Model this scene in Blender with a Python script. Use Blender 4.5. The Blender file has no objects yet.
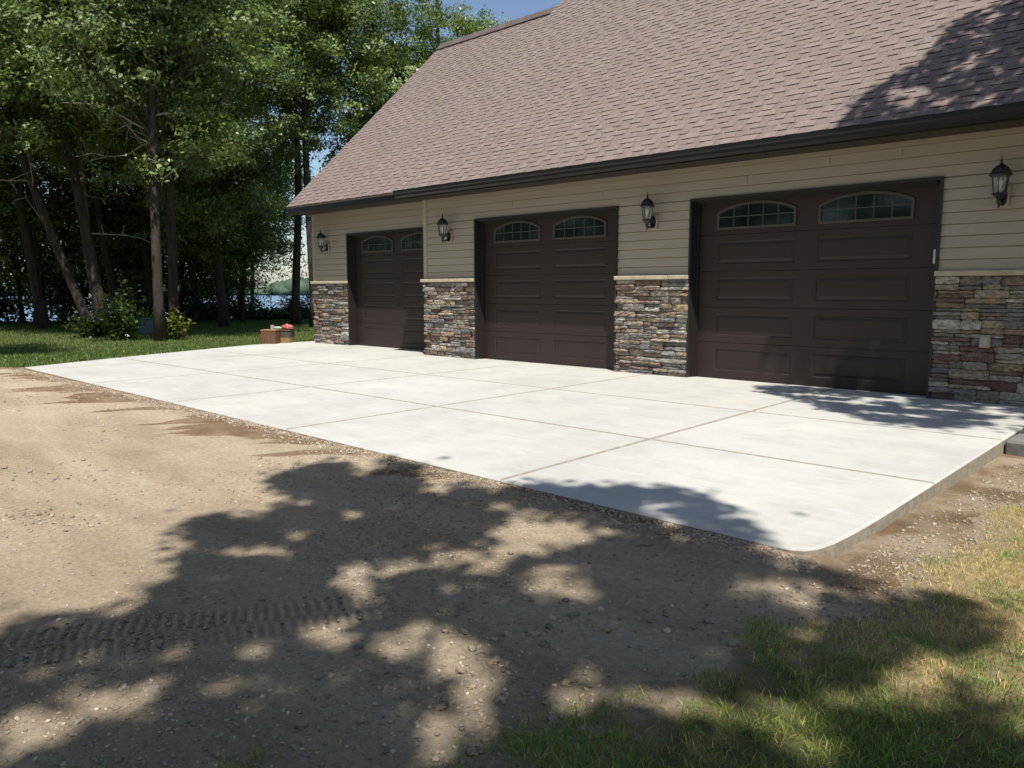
import bpy, math, random
import numpy as np
from mathutils import Vector, Matrix

random.seed(7)
RNG = np.random.default_rng(11)
SC = bpy.context.scene
COL = SC.collection

# ------------------------------------------------------------------ camera
CAM_H = 1.2
HEAD = math.radians(133.2)
PITCH = math.atan((384 - 291) / 769.0)
F = Vector((math.cos(HEAD) * math.cos(PITCH), math.sin(HEAD) * math.cos(PITCH), -math.sin(PITCH)))
R = Vector((math.sin(HEAD), -math.cos(HEAD), 0.0))
U = R.cross(F)
cd = bpy.data.cameras.new("camera")
cam = bpy.data.objects.new("camera", cd)
COL.objects.link(cam)
cam.matrix_world = Matrix(((R.x, U.x, -F.x, 0), (R.y, U.y, -F.y, 0), (R.z, U.z, -F.z, CAM_H), (0, 0, 0, 1)))
cd.sensor_width = 36.0
cd.lens = 36.0 * 769.0 / 1024.0
cd.clip_start = 0.05
cd.clip_end = 9000.0
SC.camera = cam

# ------------------------------------------------------------------ light
SUN = Vector((1.4, -1.0, 3.4)).normalized()
world = bpy.data.worlds.new("World")
SC.world = world
world.use_nodes = True
wn = world.node_tree
bg = wn.nodes["Background"]
sky = wn.nodes.new("ShaderNodeTexSky")
sky.sky_type = 'NISHITA'
sky.sun_disc = False
sky.sun_elevation = math.asin(SUN.z)
sky.sun_rotation = math.atan2(SUN.x, SUN.y)
sky.altitude = 300
sky.air_density = 1.0
sky.dust_density = 1.0
sky.ozone_density = 1.0
wn.links.new(sky.outputs[0], bg.inputs[0])
bg.inputs[1].default_value = 0.102
sd = bpy.data.lights.new("sun", 'SUN')
sd.energy = 5.0
sd.angle = math.radians(0.53)
sd.color = (1.0, 0.955, 0.89)
sun = bpy.data.objects.new("sun", sd)
COL.objects.link(sun)
sun.rotation_euler = SUN.to_track_quat('Z', 'Y').to_euler()
sun.location = (10, -8, 25)
SC.view_settings.view_transform = 'Standard'
SC.view_settings.look = 'None'
SC.view_settings.gamma = 1.0
SC.view_settings.use_curve_mapping = False
SC.view_settings.exposure = 0.42
SC.cycles.use_denoising = True
SC.cycles.max_bounces = 6
SC.cycles.diffuse_bounces = 4
SC.cycles.transparent_max_bounces = 6

# ------------------------------------------------------------------ materials
def new_mat(name):
    m = bpy.data.materials.new(name)
    m.use_nodes = True
    nt = m.node_tree
    return m, nt, nt.nodes["Principled BSDF"]

def N(nt, t, **kw):
    n = nt.nodes.new(t)
    for k, v in kw.items():
        setattr(n, k, v)
    return n

def coords(nt, scale=(1, 1, 1), rot=(0, 0, 0)):
    tc = N(nt, "ShaderNodeTexCoord")
    mp = N(nt, "ShaderNodeMapping")
    mp.inputs["Scale"].default_value = scale
    mp.inputs["Rotation"].default_value = rot
    nt.links.new(tc.outputs["Object"], mp.inputs[0])
    return mp.outputs[0]

def noise(nt, vec, scale, detail=4, rough=0.55):
    n = N(nt, "ShaderNodeTexNoise")
    n.inputs["Scale"].default_value = scale
    n.inputs["Detail"].default_value = detail
    n.inputs["Roughness"].default_value = rough
    nt.links.new(vec, n.inputs["Vector"])
    return n.outputs[0]

def ramp(nt, fac, stops):
    r = N(nt, "ShaderNodeValToRGB")
    e = r.color_ramp.elements
    while len(e) < len(stops):
        e.new(0.5)
    for i, (p, c) in enumerate(stops):
        e[i].position = p
        e[i].color = (c[0], c[1], c[2], 1) if not isinstance(c, (int, float)) else (c, c, c, 1)
    nt.links.new(fac, r.inputs[0])
    return r.outputs[0]

def mix(nt, fac, a, b, mode='MIX'):
    n = N(nt, "ShaderNodeMix", data_type='RGBA', blend_type=mode)
    for sock, val in ((n.inputs[0], fac), (n.inputs[6], a), (n.inputs[7], b)):
        if isinstance(val, (int, float)):
            sock.default_value = val
        elif isinstance(val, (tuple, list)):
            sock.default_value = (val[0], val[1], val[2], 1)
        else:
            nt.links.new(val, sock)
    return n.outputs[2]

def bump(nt, bsdf, height, strength, dist, prev=None):
    b = N(nt, "ShaderNodeBump")
    b.inputs["Strength"].default_value = strength
    b.inputs["Distance"].default_value = dist
    nt.links.new(height, b.inputs["Height"])
    if prev is not None:
        nt.links.new(prev, b.inputs["Normal"])
    nt.links.new(b.outputs[0], bsdf.inputs["Normal"])
    return b.outputs[0]

def attr(nt, name="col"):
    a = N(nt, "ShaderNodeAttribute")
    a.attribute_name = name
    return a

def simple(name, col, rough=0.6, var=0.15, nscale=8.0, bstr=0.0, bscale=60.0, bdist=0.002, metal=0.0, spec=0.4, stretch=(1, 1, 1)):
    m, nt, b = new_mat(name)
    v = coords(nt, stretch)
    f = noise(nt, v, nscale, 5)
    lo = [c * (1 - var) for c in col]
    hi = [min(1, c * (1 + var)) for c in col]
    nt.links.new(ramp(nt, f, [(0.3, lo), (0.7, hi)]), b.inputs["Base Color"])
    b.inputs["Roughness"].default_value = rough
    b.inputs["Metallic"].default_value = metal
    b.inputs["Specular IOR Level"].default_value = spec
    if bstr > 0:
        bump(nt, b, noise(nt, v, bscale, 4), bstr, bdist)
    return m

def attr_mat(name, rough=0.8, nscale=20.0, var=0.35, bstr=0.5, bscale=60.0, bdist=0.004, spec=0.3, tint2=None, stretch=(1, 1, 1)):
    """base colour from the face colour of each piece, broken up by noise"""
    m, nt, b = new_mat(name)
    v = coords(nt, stretch)
    a = attr(nt)
    f = noise(nt, v, nscale, 6, 0.65)
    k = ramp(nt, f, [(0.25, 1 - var), (0.75, 1 + var)])
    c = mix(nt, 1.0, a.outputs["Color"], k, 'MULTIPLY')
    if tint2:
        f2 = noise(nt, v, nscale * 0.4, 3)
        c = mix(nt, ramp(nt, f2, [(0.52, 0.0), (0.68, 0.65)]), c, tint2)
    nt.links.new(c, b.inputs["Base Color"])
    b.inputs["Roughness"].default_value = rough
    b.inputs["Specular IOR Level"].default_value = spec
    if bstr > 0:
        bump(nt, b, noise(nt, v, bscale, 6, 0.65), bstr, bdist)
    return m

def leaf_mat(name, trans=0.24):
    m = bpy.data.materials.new(name)
    m.use_nodes = True
    nt = m.node_tree
    nt.nodes.clear()
    out = N(nt, "ShaderNodeOutputMaterial")
    a = attr(nt)
    d = N(nt, "ShaderNodeBsdfPrincipled")
    d.inputs["Roughness"].default_value = 0.38
    d.inputs["Specular IOR Level"].default_value = 0.35
    t = N(nt, "ShaderNodeBsdfTranslucent")
    nt.links.new(a.outputs["Color"], d.inputs["Base Color"])
    nt.links.new(mix(nt, 1.0, a.outputs["Color"], (1.25, 1.4, 0.6), 'MULTIPLY'), t.inputs[0])
    s = N(nt, "ShaderNodeMixShader")
    s.inputs[0].default_value = trans
    nt.links.new(d.outputs[0], s.inputs[1])
    nt.links.new(t.outputs[0], s.inputs[2])
    nt.links.new(s.outputs[0], out.inputs[0])
    return m

M = {}
M['siding'] = simple('siding_tan', (0.375, 0.325, 0.255), 0.55, 0.05, 3.0, 0.12, 30, 0.001, stretch=(0.4, 1, 6))
M['trim'] = simple('trim_tan', (0.40, 0.34, 0.25), 0.5, 0.05)
M['ledge'] = simple('ledge_stone', (0.46, 0.40, 0.29), 0.85, 0.18, 9.0, 0.5, 50, 0.004)
M['stone'] = attr_mat('ledge_stone_veneer', 0.9, 24.0, 0.62, 1.0, 50.0, 0.012, 0.2, tint2=(0.21, 0.195, 0.175), stretch=(1, 1, 2.0))
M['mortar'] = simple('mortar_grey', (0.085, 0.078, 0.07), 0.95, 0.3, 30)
M['door'] = simple('door_brown', (0.0270, 0.0168, 0.0148), 0.50, 0.06, 2.0, 0.22, 10, 0.0012, stretch=(1.2, 1, 22), spec=0.45)
M['jamb'] = simple('jamb_dark_bronze', (0.022, 0.020, 0.019), 0.4, 0.06)
M['fascia'] = simple('fascia_dark', (0.011, 0.011, 0.0125), 0.42, 0.08)
M['lantern'] = simple('lantern_black', (0.012, 0.012, 0.013), 0.38, 0.2, spec=0.5)
M['bark'] = attr_mat('bark', 0.95, 9.0, 0.5, 1.0, 18.0, 0.03, 0.15, stretch=(1, 1, 0.25))
M['leaf'] = leaf_mat('leaves')
M['leaf_shrub'] = leaf_mat('shrub_leaves', 0.3)
M['grass'] = leaf_mat('grass_blades', 0.38)
M['pebble'] = attr_mat('pebbles', 0.9, 60.0, 0.3, 0.4, 120.0, 0.002, 0.2)
M['shingle'] = attr_mat('shingles', 0.93, 40.0, 0.30, 0.6, 260.0, 0.003, 0.15)
M['timber'] = simple('timber_cut', (0.12, 0.060, 0.032), 0.8, 0.35, 14, 0.4, 40, 0.003, stretch=(4, 4, 0.6))
M['timber_pale'] = simple('timber_pale', (0.25, 0.155, 0.07), 0.8, 0.25, 14, 0.4, 40, 0.003, stretch=(1, 1, 5))
M['timber_dark'] = simple('timber_dark', (0.075, 0.055, 0.042), 0.85, 0.3, 14)
M['pink'] = simple('pink_cloth', (0.42, 0.11, 0.12), 0.8, 0.3, 12)
M['pale_pink'] = simple('pale_pink_plastic', (0.60, 0.42, 0.42), 0.5, 0.1)
M['pale_green'] = simple('pale_green_plastic', (0.36, 0.45, 0.38), 0.5, 0.1)
M['cover'] = simple('outlet_cover_beige', (0.44, 0.40, 0.31), 0.5, 0.06)
M['white'] = simple('white_plastic', (0.62, 0.61, 0.58), 0.4, 0.05)
M['greyblue'] = simple('faded_grey_plastic', (0.15, 0.185, 0.19), 0.6, 0.12)
M['wallcore'] = simple('wall_core', (0.12, 0.10, 0.08), 0.9, 0.1)

m, nt, b = new_mat('soffit_brown')
v = coords(nt)
w = N(nt, "ShaderNodeTexWave", wave_type='BANDS', bands_direction='X')
w.inputs["Scale"].default_value = 3.1
nt.links.new(v, w.inputs[0])
nt.links.new(ramp(nt, w.outputs[1], [(0.02, (0.012, 0.009, 0.008)), (0.22, (0.022, 0.017, 0.015))]), b.inputs["Base Color"])
b.inputs["Roughness"].default_value = 0.5
bump(nt, b, w.outputs[1], 0.5, 0.01)
M['soffit'] = m

m, nt, b = new_mat('window_glass')
v = coords(nt)
nt.links.new(ramp(nt, noise(nt, v, 3.0, 3), [(0.35, (0.004, 0.007, 0.007)), (0.7, (0.010, 0.020, 0.019))]), b.inputs["Base Color"])
b.inputs["Roughness"].default_value = 0.06
b.inputs["Specular IOR Level"].default_value = 0.5
bump(nt, b, noise(nt, v, 5.0, 2), 0.05, 0.01)
M['glass'] = m
m, nt, b = new_mat('lantern_glass')
v = coords(nt)
nt.links.new(ramp(nt, noise(nt, v, 20.0, 2), [(0.3, (0.82, 0.85, 0.83)), (0.7, (0.95, 0.97, 0.95))]), b.inputs["Base Color"])
b.inputs["Roughness"].default_value = 0.12
b.inputs["Transmission Weight"].default_value = 0.9
b.inputs["IOR"].default_value = 1.15
M['lampglass'] = m
m, nt, b = new_mat('bulb_frosted')
b.inputs["Base Color"].default_value = (0.85, 0.85, 0.82, 1)
b.inputs["Roughness"].default_value = 0.25
M['bulb'] = m

# new concrete: pale, faint blotches, broom streaks
m, nt, b = new_mat('new_concrete')
v = coords(nt)
vs = coords(nt, (0.35, 7, 1), (0, 0, 0.05))
c = ramp(nt, noise(nt, v, 0.55, 5, 0.6), [(0.26, (0.375, 0.370, 0.340)), (0.50, (0.438, 0.433, 0.400)), (0.74, (0.500, 0.495, 0.462))])
st = ramp(nt, noise(nt, vs, 2.2, 6, 0.7), [(0.36, 0.955), (0.60, 1.02)])
c = mix(nt, 1.0, c, st, 'MULTIPLY')
gr = ramp(nt, noise(nt, v, 170, 3, 0.7), [(0.3, 0.93), (0.6, 1.04)])
c = mix(nt, 1.0, c, gr, 'MULTIPLY')
mo = ramp(nt, noise(nt, v, 2.6, 7, 0.72), [(0.34, 0.90), (0.50, 1.0), (0.68, 1.05)])
c = mix(nt, 1.0, c, mo, 'MULTIPLY')
sw = ramp(nt, noise(nt, coords(nt, (0.8, 2.6, 1), (0, 0, 0.5)), 1.7, 8, 0.78), [(0.56, 0.0), (0.66, 0.45)])
c = mix(nt, sw, c, (0.56, 0.56, 0.545))
du = ramp(nt, noise(nt, v, 1.1, 8, 0.75), [(0.54, 0.0), (0.72, 0.40)])
c = mix(nt, du, c, (0.40, 0.36, 0.29))
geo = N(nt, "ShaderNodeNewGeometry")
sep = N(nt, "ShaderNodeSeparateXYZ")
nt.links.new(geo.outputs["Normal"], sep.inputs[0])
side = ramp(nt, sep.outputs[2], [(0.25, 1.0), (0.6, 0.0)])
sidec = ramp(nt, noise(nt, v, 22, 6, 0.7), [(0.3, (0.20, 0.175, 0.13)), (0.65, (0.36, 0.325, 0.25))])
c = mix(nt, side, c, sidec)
nt.links.new(c, b.inputs["Base Color"])
b.inputs["Roughness"].default_value = 0.82
b.inputs["Specular IOR Level"].default_value = 0.3
b1 = bump(nt, b, noise(nt, coords(nt, (3, 90, 1)), 3.0, 3, 0.6), 0.25, 0.002)
bump(nt, b, noise(nt, v, 220, 3, 0.7), 0.25, 0.002, b1)
M['concrete'] = m
M['old_concrete'] = simple('old_concrete', (0.15, 0.147, 0.138), 0.9, 0.3, 10, 0.6, 60, 0.006)  # old grey set darker to include the tree shade over the walk
M['tooled'] = simple('tooled_concrete', (0.26, 0.235, 0.20), 0.9, 0.25, 14, 0.4, 60, 0.003)
M['joint'] = simple('joint_dirt', (0.10, 0.085, 0.065), 0.95, 0.2, 20)

# dry dirt driveway
m, nt, b = new_mat('driveway_dirt')
v = coords(nt)
vd = coords(nt, (0.5, 2.2, 1), (0, 0, math.radians(-43)))
a = attr(nt, "wet")
at2 = attr(nt, "tread")
c = ramp(nt, noise(nt, vd, 1.1, 6, 0.62), [(0.30, (0.315, 0.248, 0.168)), (0.52, (0.415, 0.336, 0.236)), (0.72, (0.48, 0.40, 0.295))])
c = mix(nt, 1.0, c, ramp(nt, noise(nt, v, 38, 6, 0.72), [(0.30, 0.70), (0.52, 1.0), (0.70, 1.22)]), 'MULTIPLY')
vo = N(nt, "ShaderNodeTexVoronoi")
vo.inputs["Scale"].default_value = 95
nt.links.new(v, vo.inputs["Vector"])
spk = ramp(nt, vo.outputs["Distance"], [(0.06, 1.0), (0.26, 0.0)])
msk = ramp(nt, noise(nt, v, 7.0, 4), [(0.42, 0.0), (0.62, 0.85)])
sp = N(nt, "ShaderNodeMath", operation='MULTIPLY')
nt.links.new(spk, sp.inputs[0]); nt.links.new(msk, sp.inputs[1])
c = mix(nt, sp.outputs[0], c, (0.50, 0.45, 0.37))
c = mix(nt, a.outputs["Fac"], c, mix(nt, 1.0, c, (0.42, 0.34, 0.27), 'MULTIPLY'))
c = mix(nt, 1.0, c, ramp(nt, at2.outputs["Fac"], [(0.0, 0.78), (0.5, 1.0), (1.0, 1.22)]), 'MULTIPLY')
nt.links.new(c, b.inputs["Base Color"])
b.inputs["Roughness"].default_value = 0.95
b.inputs["Specular IOR Level"].default_value = 0.12
b1 = bump(nt, b, noise(nt, v, 45, 8, 0.8), 1.0, 0.018)
bump(nt, b, noise(nt, v, 260, 3, 0.7), 0.35, 0.003, b1)
M['dirt'] = m

# lawn soil and thatch
m, nt, b = new_mat('lawn_ground')
v = coords(nt)
a = attr(nt, "dry")
g = ramp(nt, noise(nt, v, 3.0, 7, 0.7), [(0.3, (0.055, 0.068, 0.024)), (0.52, (0.095, 0.105, 0.042)), (0.72, (0.20, 0.165, 0.09))])
d = ramp(nt, noise(nt, v, 24.0, 7, 0.75), [(0.3, (0.19, 0.135, 0.075)), (0.5, (0.34, 0.26, 0.145)), (0.72, (0.48, 0.39, 0.22))])
gd = mix(nt, a.outputs["Fac"], g, d)
soil = ramp(nt, noise(nt, v, 34.0, 7, 0.75), [(0.3, (0.20, 0.155, 0.105)), (0.55, (0.31, 0.25, 0.18)), (0.75, (0.42, 0.35, 0.26))])
nt.links.new(mix(nt, attr(nt, "bare").outputs["Fac"], gd, soil), b.inputs["Base Color"])
b.inputs["Roughness"].default_value = 0.95
b.inputs["Specular IOR Level"].default_value = 0.1
bump(nt, b, noise(nt, v, 60, 6, 0.75), 0.9, 0.02)
M['lawn'] = m

m, nt, b = new_mat('lake_water')
b.inputs["Base Color"].default_value = (0.13, 0.205, 0.285, 1)
b.inputs["Roughness"].default_value = 0.3
v = coords(nt, (1, 1, 1))
bump(nt, b, noise(nt, v, 1.4, 4), 0.35, 0.25)
M['water'] = m
M['far'] = simple('far_foliage', (0.055, 0.085, 0.055), 0.95, 0.4, 0.08)

# ------------------------------------------------------------------ mesh helpers
def link_mesh(name, me, mats, parent=None, smooth=False):
    for mm in (mats if isinstance(mats, (list, tuple)) else [mats]):
        me.materials.append(mm)
    if smooth:
        me.polygons.foreach_set("use_smooth", np.ones(len(me.polygons), bool))
    o = bpy.data.objects.new(name, me)
    COL.objects.link(o)
    if parent is not None:
        o.parent = parent
    return o

def np_mesh(name, V, Q, cols=None, point_attrs=None):
    """V (n,3); Q (m,k) with equal-size faces"""
    me = bpy.data.meshes.new(name)
    V = np.asarray(V, np.float32)
    Q = np.asarray(Q, np.int32)
    k = Q.shape[1]
    me.vertices.add(len(V))
    me.vertices.foreach_set("co", V.ravel())
    me.loops.add(Q.size)
    me.loops.foreach_set("vertex_index", Q.ravel())
    me.polygons.add(len(Q))
    me.polygons.foreach_set("loop_start", np.arange(0, Q.size, k, dtype=np.int32))
    me.polygons.foreach_set("loop_total", np.full(len(Q), k, np.int32))
    if cols is not None:
        at = me.attributes.new("col", 'FLOAT_COLOR', 'FACE')
        c4 = np.ones((len(Q), 4), np.float32)
        c4[:, :3] = cols
        at.data.foreach_set("color", c4.ravel())
    for nm, arr in (point_attrs or {}).items():
        at = me.attributes.new(nm, 'FLOAT', 'POINT')
        at.data.foreach_set("value", np.asarray(arr, np.float32))
    me.update(calc_edges=True)
    me.validate()
    return me

class MB:
    def __init__(s):
        s.v, s.f, s.c, s.m = [], [], [], []
    def face(s, pts, col=(1, 1, 1), mi=0):
        n = len(s.v)
        s.v += [tuple(p) for p in pts]
        s.f.append(tuple(range(n, n + len(pts))))
        s.c.append(col); s.m.append(mi)
    def add(s, verts, faces, col=(1, 1, 1), mi=0):
        n = len(s.v)
        s.v += [tuple(p) for p in verts]
        for q in faces:
            s.f.append(tuple(i + n for i in q)); s.c.append(col); s.m.append(mi)
    def box(s, x0, x1, y0, y1, z0, z1, col=(1, 1, 1), mi=0):
        P = [(x0, y0, z0), (x1, y0, z0), (x1, y1, z0), (x0, y1, z0), (x0, y0, z1), (x1, y0, z1), (x1, y1, z1), (x0, y1, z1)]
        s.add(P, [(0, 3, 2, 1), (4, 5, 6, 7), (0, 1, 5, 4), (1, 2, 6, 5), (2, 3, 7, 6), (3, 0, 4, 7)], col, mi)
    def bbox(s, x0, x1, y0, y1, z0, z1, b=0.006, col=(1, 1, 1), mi=0):
        """box with chamfered edges (three shrunken faces of six)"""
        P = []
        for (sx, sy, sz) in ((0, 0, 0), (1, 0, 0), (1, 1, 0), (0, 1, 0), (0, 0, 1), (1, 0, 1), (1, 1, 1), (0, 1, 1)):
            X, Y, Z = (x0, x1)[sx], (y0, y1)[sy], (z0, z1)[sz]
            dx, dy, dz = b * (1 - 2 * sx), b * (1 - 2 * sy), b * (1 - 2 * sz)
            P += [(X, Y + dy, Z + dz), (X + dx, Y, Z + dz), (X + dx, Y + dy, Z)]
        fx = lambda i: i * 3
        fy = lambda i: i * 3 + 1
        fz = lambda i: i * 3 + 2
        Q = [tuple(fz(i) for i in (0, 3, 2, 1)), tuple(fz(i) for i in (4, 5, 6, 7)), tuple(fy(i) for i in (0, 1, 5, 4)),
             tuple(fx(i) for i in (1, 2, 6, 5)), tuple(fy(i) for i in (2, 3, 7, 6)), tuple(fx(i) for i in (3, 0, 4, 7))]
        def e(a, c, g, h):
            Q.append((g(a), g(c), h(c), h(a)))
        for a, c in ((0, 1), (2, 3), (4, 5), (6, 7)):
            e(a, c, fy, fz)
        for a, c in ((1, 2), (3, 0), (5, 6), (7, 4)):
            e(a, c, fx, fz)
        for a, c in ((0, 4), (1, 5), (2, 6), (3, 7)):
            e(a, c, fx, fy)
        for i in range(8):
            Q.append((fx(i), fy(i), fz(i)))
        s.add(P, Q, col, mi)
    def tube(s, path, radii, n=8, col=(1, 1, 1), mi=0, cap=True):
        path = [Vector(p) for p in path]
        base = len(s.v)
        prev = None
        for i, p in enumerate(path):
            t = (path[min(i + 1, len(path) - 1)] - path[max(i - 1, 0)])
            if t.length < 1e-9:
                t = Vector((0, 0, 1))
            t.normalize()
            ref = prev if prev is not None else (Vector((1, 0, 0)) if abs(t.x) < 0.9 else Vector((0, 1, 0)))
            a = (ref - t * ref.dot(t)).normalized()
            prev = a
            bb = t.cross(a)
            r = radii[i] if isinstance(radii, (list, tuple, np.ndarray)) else radii
            for k in range(n):
                an = 2 * math.pi * k / n
                s.v.append(tuple(p + a * (r * math.cos(an)) + bb * (r * math.sin(an))))
        for i in range(len(path) - 1):
            for k in range(n):
                k2 = (k + 1) % n
                s.f.append((base + i * n + k, base + i * n + k2, base + (i + 1) * n + k2, base + (i + 1) * n + k))
                s.c.append(col); s.m.append(mi)
        if cap:
            s.f.append(tuple(base + k for k in range(n))[::-1]); s.c.append(col); s.m.append(mi)
            o = base + (len(path) - 1) * n
            s.f.append(tuple(o + k for k in range(n))); s.c.append(col); s.m.append(mi)
    def lathe(s, prof, n=16, c=(0, 0, 0), col=(1, 1, 1), mi=0):
        s.tube_like = True
        base = len(s.v)
        for (r, z) in prof:
            for k in range(n):
                an = 2 * math.pi * (k + 0.5) / n
                s.v.append((c[0] + r * math.cos(an), c[1] + r * math.sin(an), c[2] + z))
        for i in range(len(prof) - 1):
            for k in range(n):
                k2 = (k + 1) % n
                s.f.append((base + i * n + k, base + i * n + k2, base + (i + 1) * n + k2, base + (i + 1) * n + k))
                s.c.append(col); s.m.append(mi)
    def prism(s, poly, axis, a0, a1, col=(1, 1, 1), mi=0):
        """poly: list of 2D points, extruded along axis ('x': poly is (y,z); 'y': (x,z); 'z': (x,y))"""
        def P(p, a):
            return {'x': (a, p[0], p[1]), 'y': (p[0], a, p[1]), 'z': (p[0], p[1], a)}[axis]
        n = len(poly)
        V = [P(p, a0) for p in poly] + [P(p, a1) for p in poly]
        Fs = [tuple(range(n))[::-1], tuple(range(n, 2 * n))]
        for i in range(n):
            j = (i + 1) % n
            Fs.append((i, j, n + j, n + i))
        s.add(V, Fs, col, mi)
    def build(s, name, mats, parent=None, smooth=False, fix=False):
        me = bpy.data.meshes.new(name)
        me.from_pydata(s.v, [], s.f)
        at = me.attributes.new("col", 'FLOAT_COLOR', 'FACE')
        c4 = np.ones((len(s.f), 4), np.float32)
        c4[:, :3] = np.array(s.c, np.float32).reshape(-1, 3)
        at.data.foreach_set("color", c4.ravel())
        me.polygons.foreach_set("material_index", np.array(s.m, np.int32))
        if fix:
            import bmesh
            bm = bmesh.new(); bm.from_mesh(me)
            bmesh.ops.recalc_face_normals(bm, faces=bm.faces)
            bm.to_mesh(me); bm.free()
        return link_mesh(name, me, mats, parent, smooth)

def empty(name, loc, label=None, cat=None, group=None, rz=0.0):
    o = bpy.data.objects.new(name, None)
    o.empty_display_size = 0.3
    COL.objects.link(o)
    o.location = loc
    o.rotation_euler = (0, 0, rz)
    tag(o, label, cat, group)
    return o

def tag(o, label=None, cat=None, group=None, kind=None):
    if label: o['label'] = label
    if cat: o['category'] = cat
    if group: o['group'] = group
    if kind: o['kind'] = kind
    return o

def vnoise(x, y, scale, seed):
    """smooth value noise in 0..1"""
    r = np.random.default_rng(seed)
    T = r.random((256, 256))
    X, Y = np.asarray(x) * scale, np.asarray(y) * scale
    xi, yi = np.floor(X).astype(int), np.floor(Y).astype(int)
    fx, fy = X - xi, Y - yi
    fx = fx * fx * (3 - 2 * fx); fy = fy * fy * (3 - 2 * fy)
    g = lambda a, b_: T[a % 256, b_ % 256]
    return (g(xi, yi) * (1 - fx) * (1 - fy) + g(xi + 1, yi) * fx * (1 - fy) + g(xi, yi + 1) * (1 - fx) * fy + g(xi + 1, yi + 1) * fx * fy)

def fbm(x, y, scale, seed, oct=4):
    t, a, s = 0, 1.0, 0
    for i in range(oct):
        t = t + a * vnoise(x, y, scale * 2 ** i, seed + i)
        s += a; a *= 0.5
    return t / s

def sstep(a, b_, x):
    t = np.clip((np.asarray(x) - a) / (b_ - a), 0, 1)
    return t * t * (3 - 2 * t)

# ------------------------------------------------------------------ layout constants
W = 9.5            # front wall of the two big doors
W1 = 10.0          # recessed wall of the far door
SLAB = [(-1.52, 3.442), (-1.44, 3.445), (-1.385, 3.475), (-1.345, 3.55), (-1.322, 3.68), (-1.308, 3.9), (-1.30, 4.25), (-1.30, 9.62), (-1.30, 10.6), (-16.2, 10.6), (-16.2, 9.9), (-16.1, 8.57), (-15.0, 5.82), (-14.5, 4.71), (-13.95, 3.56)]

# ------------------------------------------------------------------ ground: driveway + lawn as one tensor grid
def axis(lo, hi, d0, outs_lo, outs_hi):
    a = list(np.arange(lo, hi + 1e-6, d0))
    def grow(start, sign, segs):
        pts, p = [], start
        for (end, step) in segs:
            while (end - p) * sign > 1e-9:
                p += sign * step
                pts.append(p)
        return pts
    left = grow(a[0], -1, outs_lo)
    right = grow(a[-1], 1, outs_hi)
    return np.array(left[::-1] + a + right)

XS = axis(-4.7, 0.0, 0.0095, [(-7.5, 0.018), (-15.5, 0.045), (-30, 0.25), (-60, 0.6), (-200, 20), (-3200, 500)], [(1.0, 0.05), (6, 0.5), (60, 9), (3200, 520)])
YS = axis(0.45, 4.3, 0.0095, [(-1, 0.1), (-12, 1.0), (-60, 8), (-3200, 520)], [(7.2, 0.03), (13, 0.15), (45, 0.5), (200, 20), (3200, 500)])

BX = np.array([-0.2, 0.6, 0.95, 1.15, 1.45, 1.97, 2.41, 3.0, 3.5, 4.0, 5.5, 6.8, 7.1])
BV = np.array([-2.3, -2.12, -1.85, -1.62, -1.42, -1.30, -1.22, -1.0, -1.0, -0.99, -0.92, -0.82, -0.8])
def right_edge(x, y):
    return np.interp(y, BX, BV) + 0.34 * (fbm(x, y, 2.2, 5, 4) - 0.5) + 0.10 * (fbm(x, y, 14, 8, 3) - 0.5)

def shore_u(x, y):
    return -x * 0.906 + y * 0.42

def ground_z(x, y):
    x = np.asarray(x, float); y = np.asarray(y, float)
    z = np.full(np.broadcast(x, y).shape, -0.11)
    d = 3.50 - y
    front = -0.016 - 0.084 * sstep(0.0, 1.3, d)
    z = np.where((x < -1.2) & (x > -14.2) & (y < 3.6), front, z)
    dx = x + 1.24
    rz = -0.062 - 0.068 * sstep(4.0, 6.9, y)
    rz = rz + 0.03 * sstep(0.2, 1.2, dx)
    k = sstep(-1.55, -1.15, x)
    z = z * (1 - k) + rz * k
    lz = -0.03 - 0.09 * sstep(0.2, 3.0, np.hypot(np.minimum(x + 15.0, 0) * 0.9, 0))
    z = np.where(x <= -14.2, lz, z)
    near = np.exp(-((x + 3) / 7.0) ** 2)
    z = z + (fbm(x, y, 0.9, 21, 3) - 0.5) * 0.035 * near
    z = z + (fbm(x, y, 6.0, 31, 4) - 0.5) * 0.016 * near
    z = z + (fbm(x, y, 38.0, 41, 3) - 0.5) * 0.006 * near
    u = shore_u(x, y)
    z = z - 3.0 * sstep(39, 46, u)
    inside = (x > -16.0) & (x < -1.38) & (y > 3.62) & (y < 10.6) & (y > 3.6 + (-14.1 - x) * 2.2)
    z = np.where(inside, np.minimum(z, -0.16), z)
    return z

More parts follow.
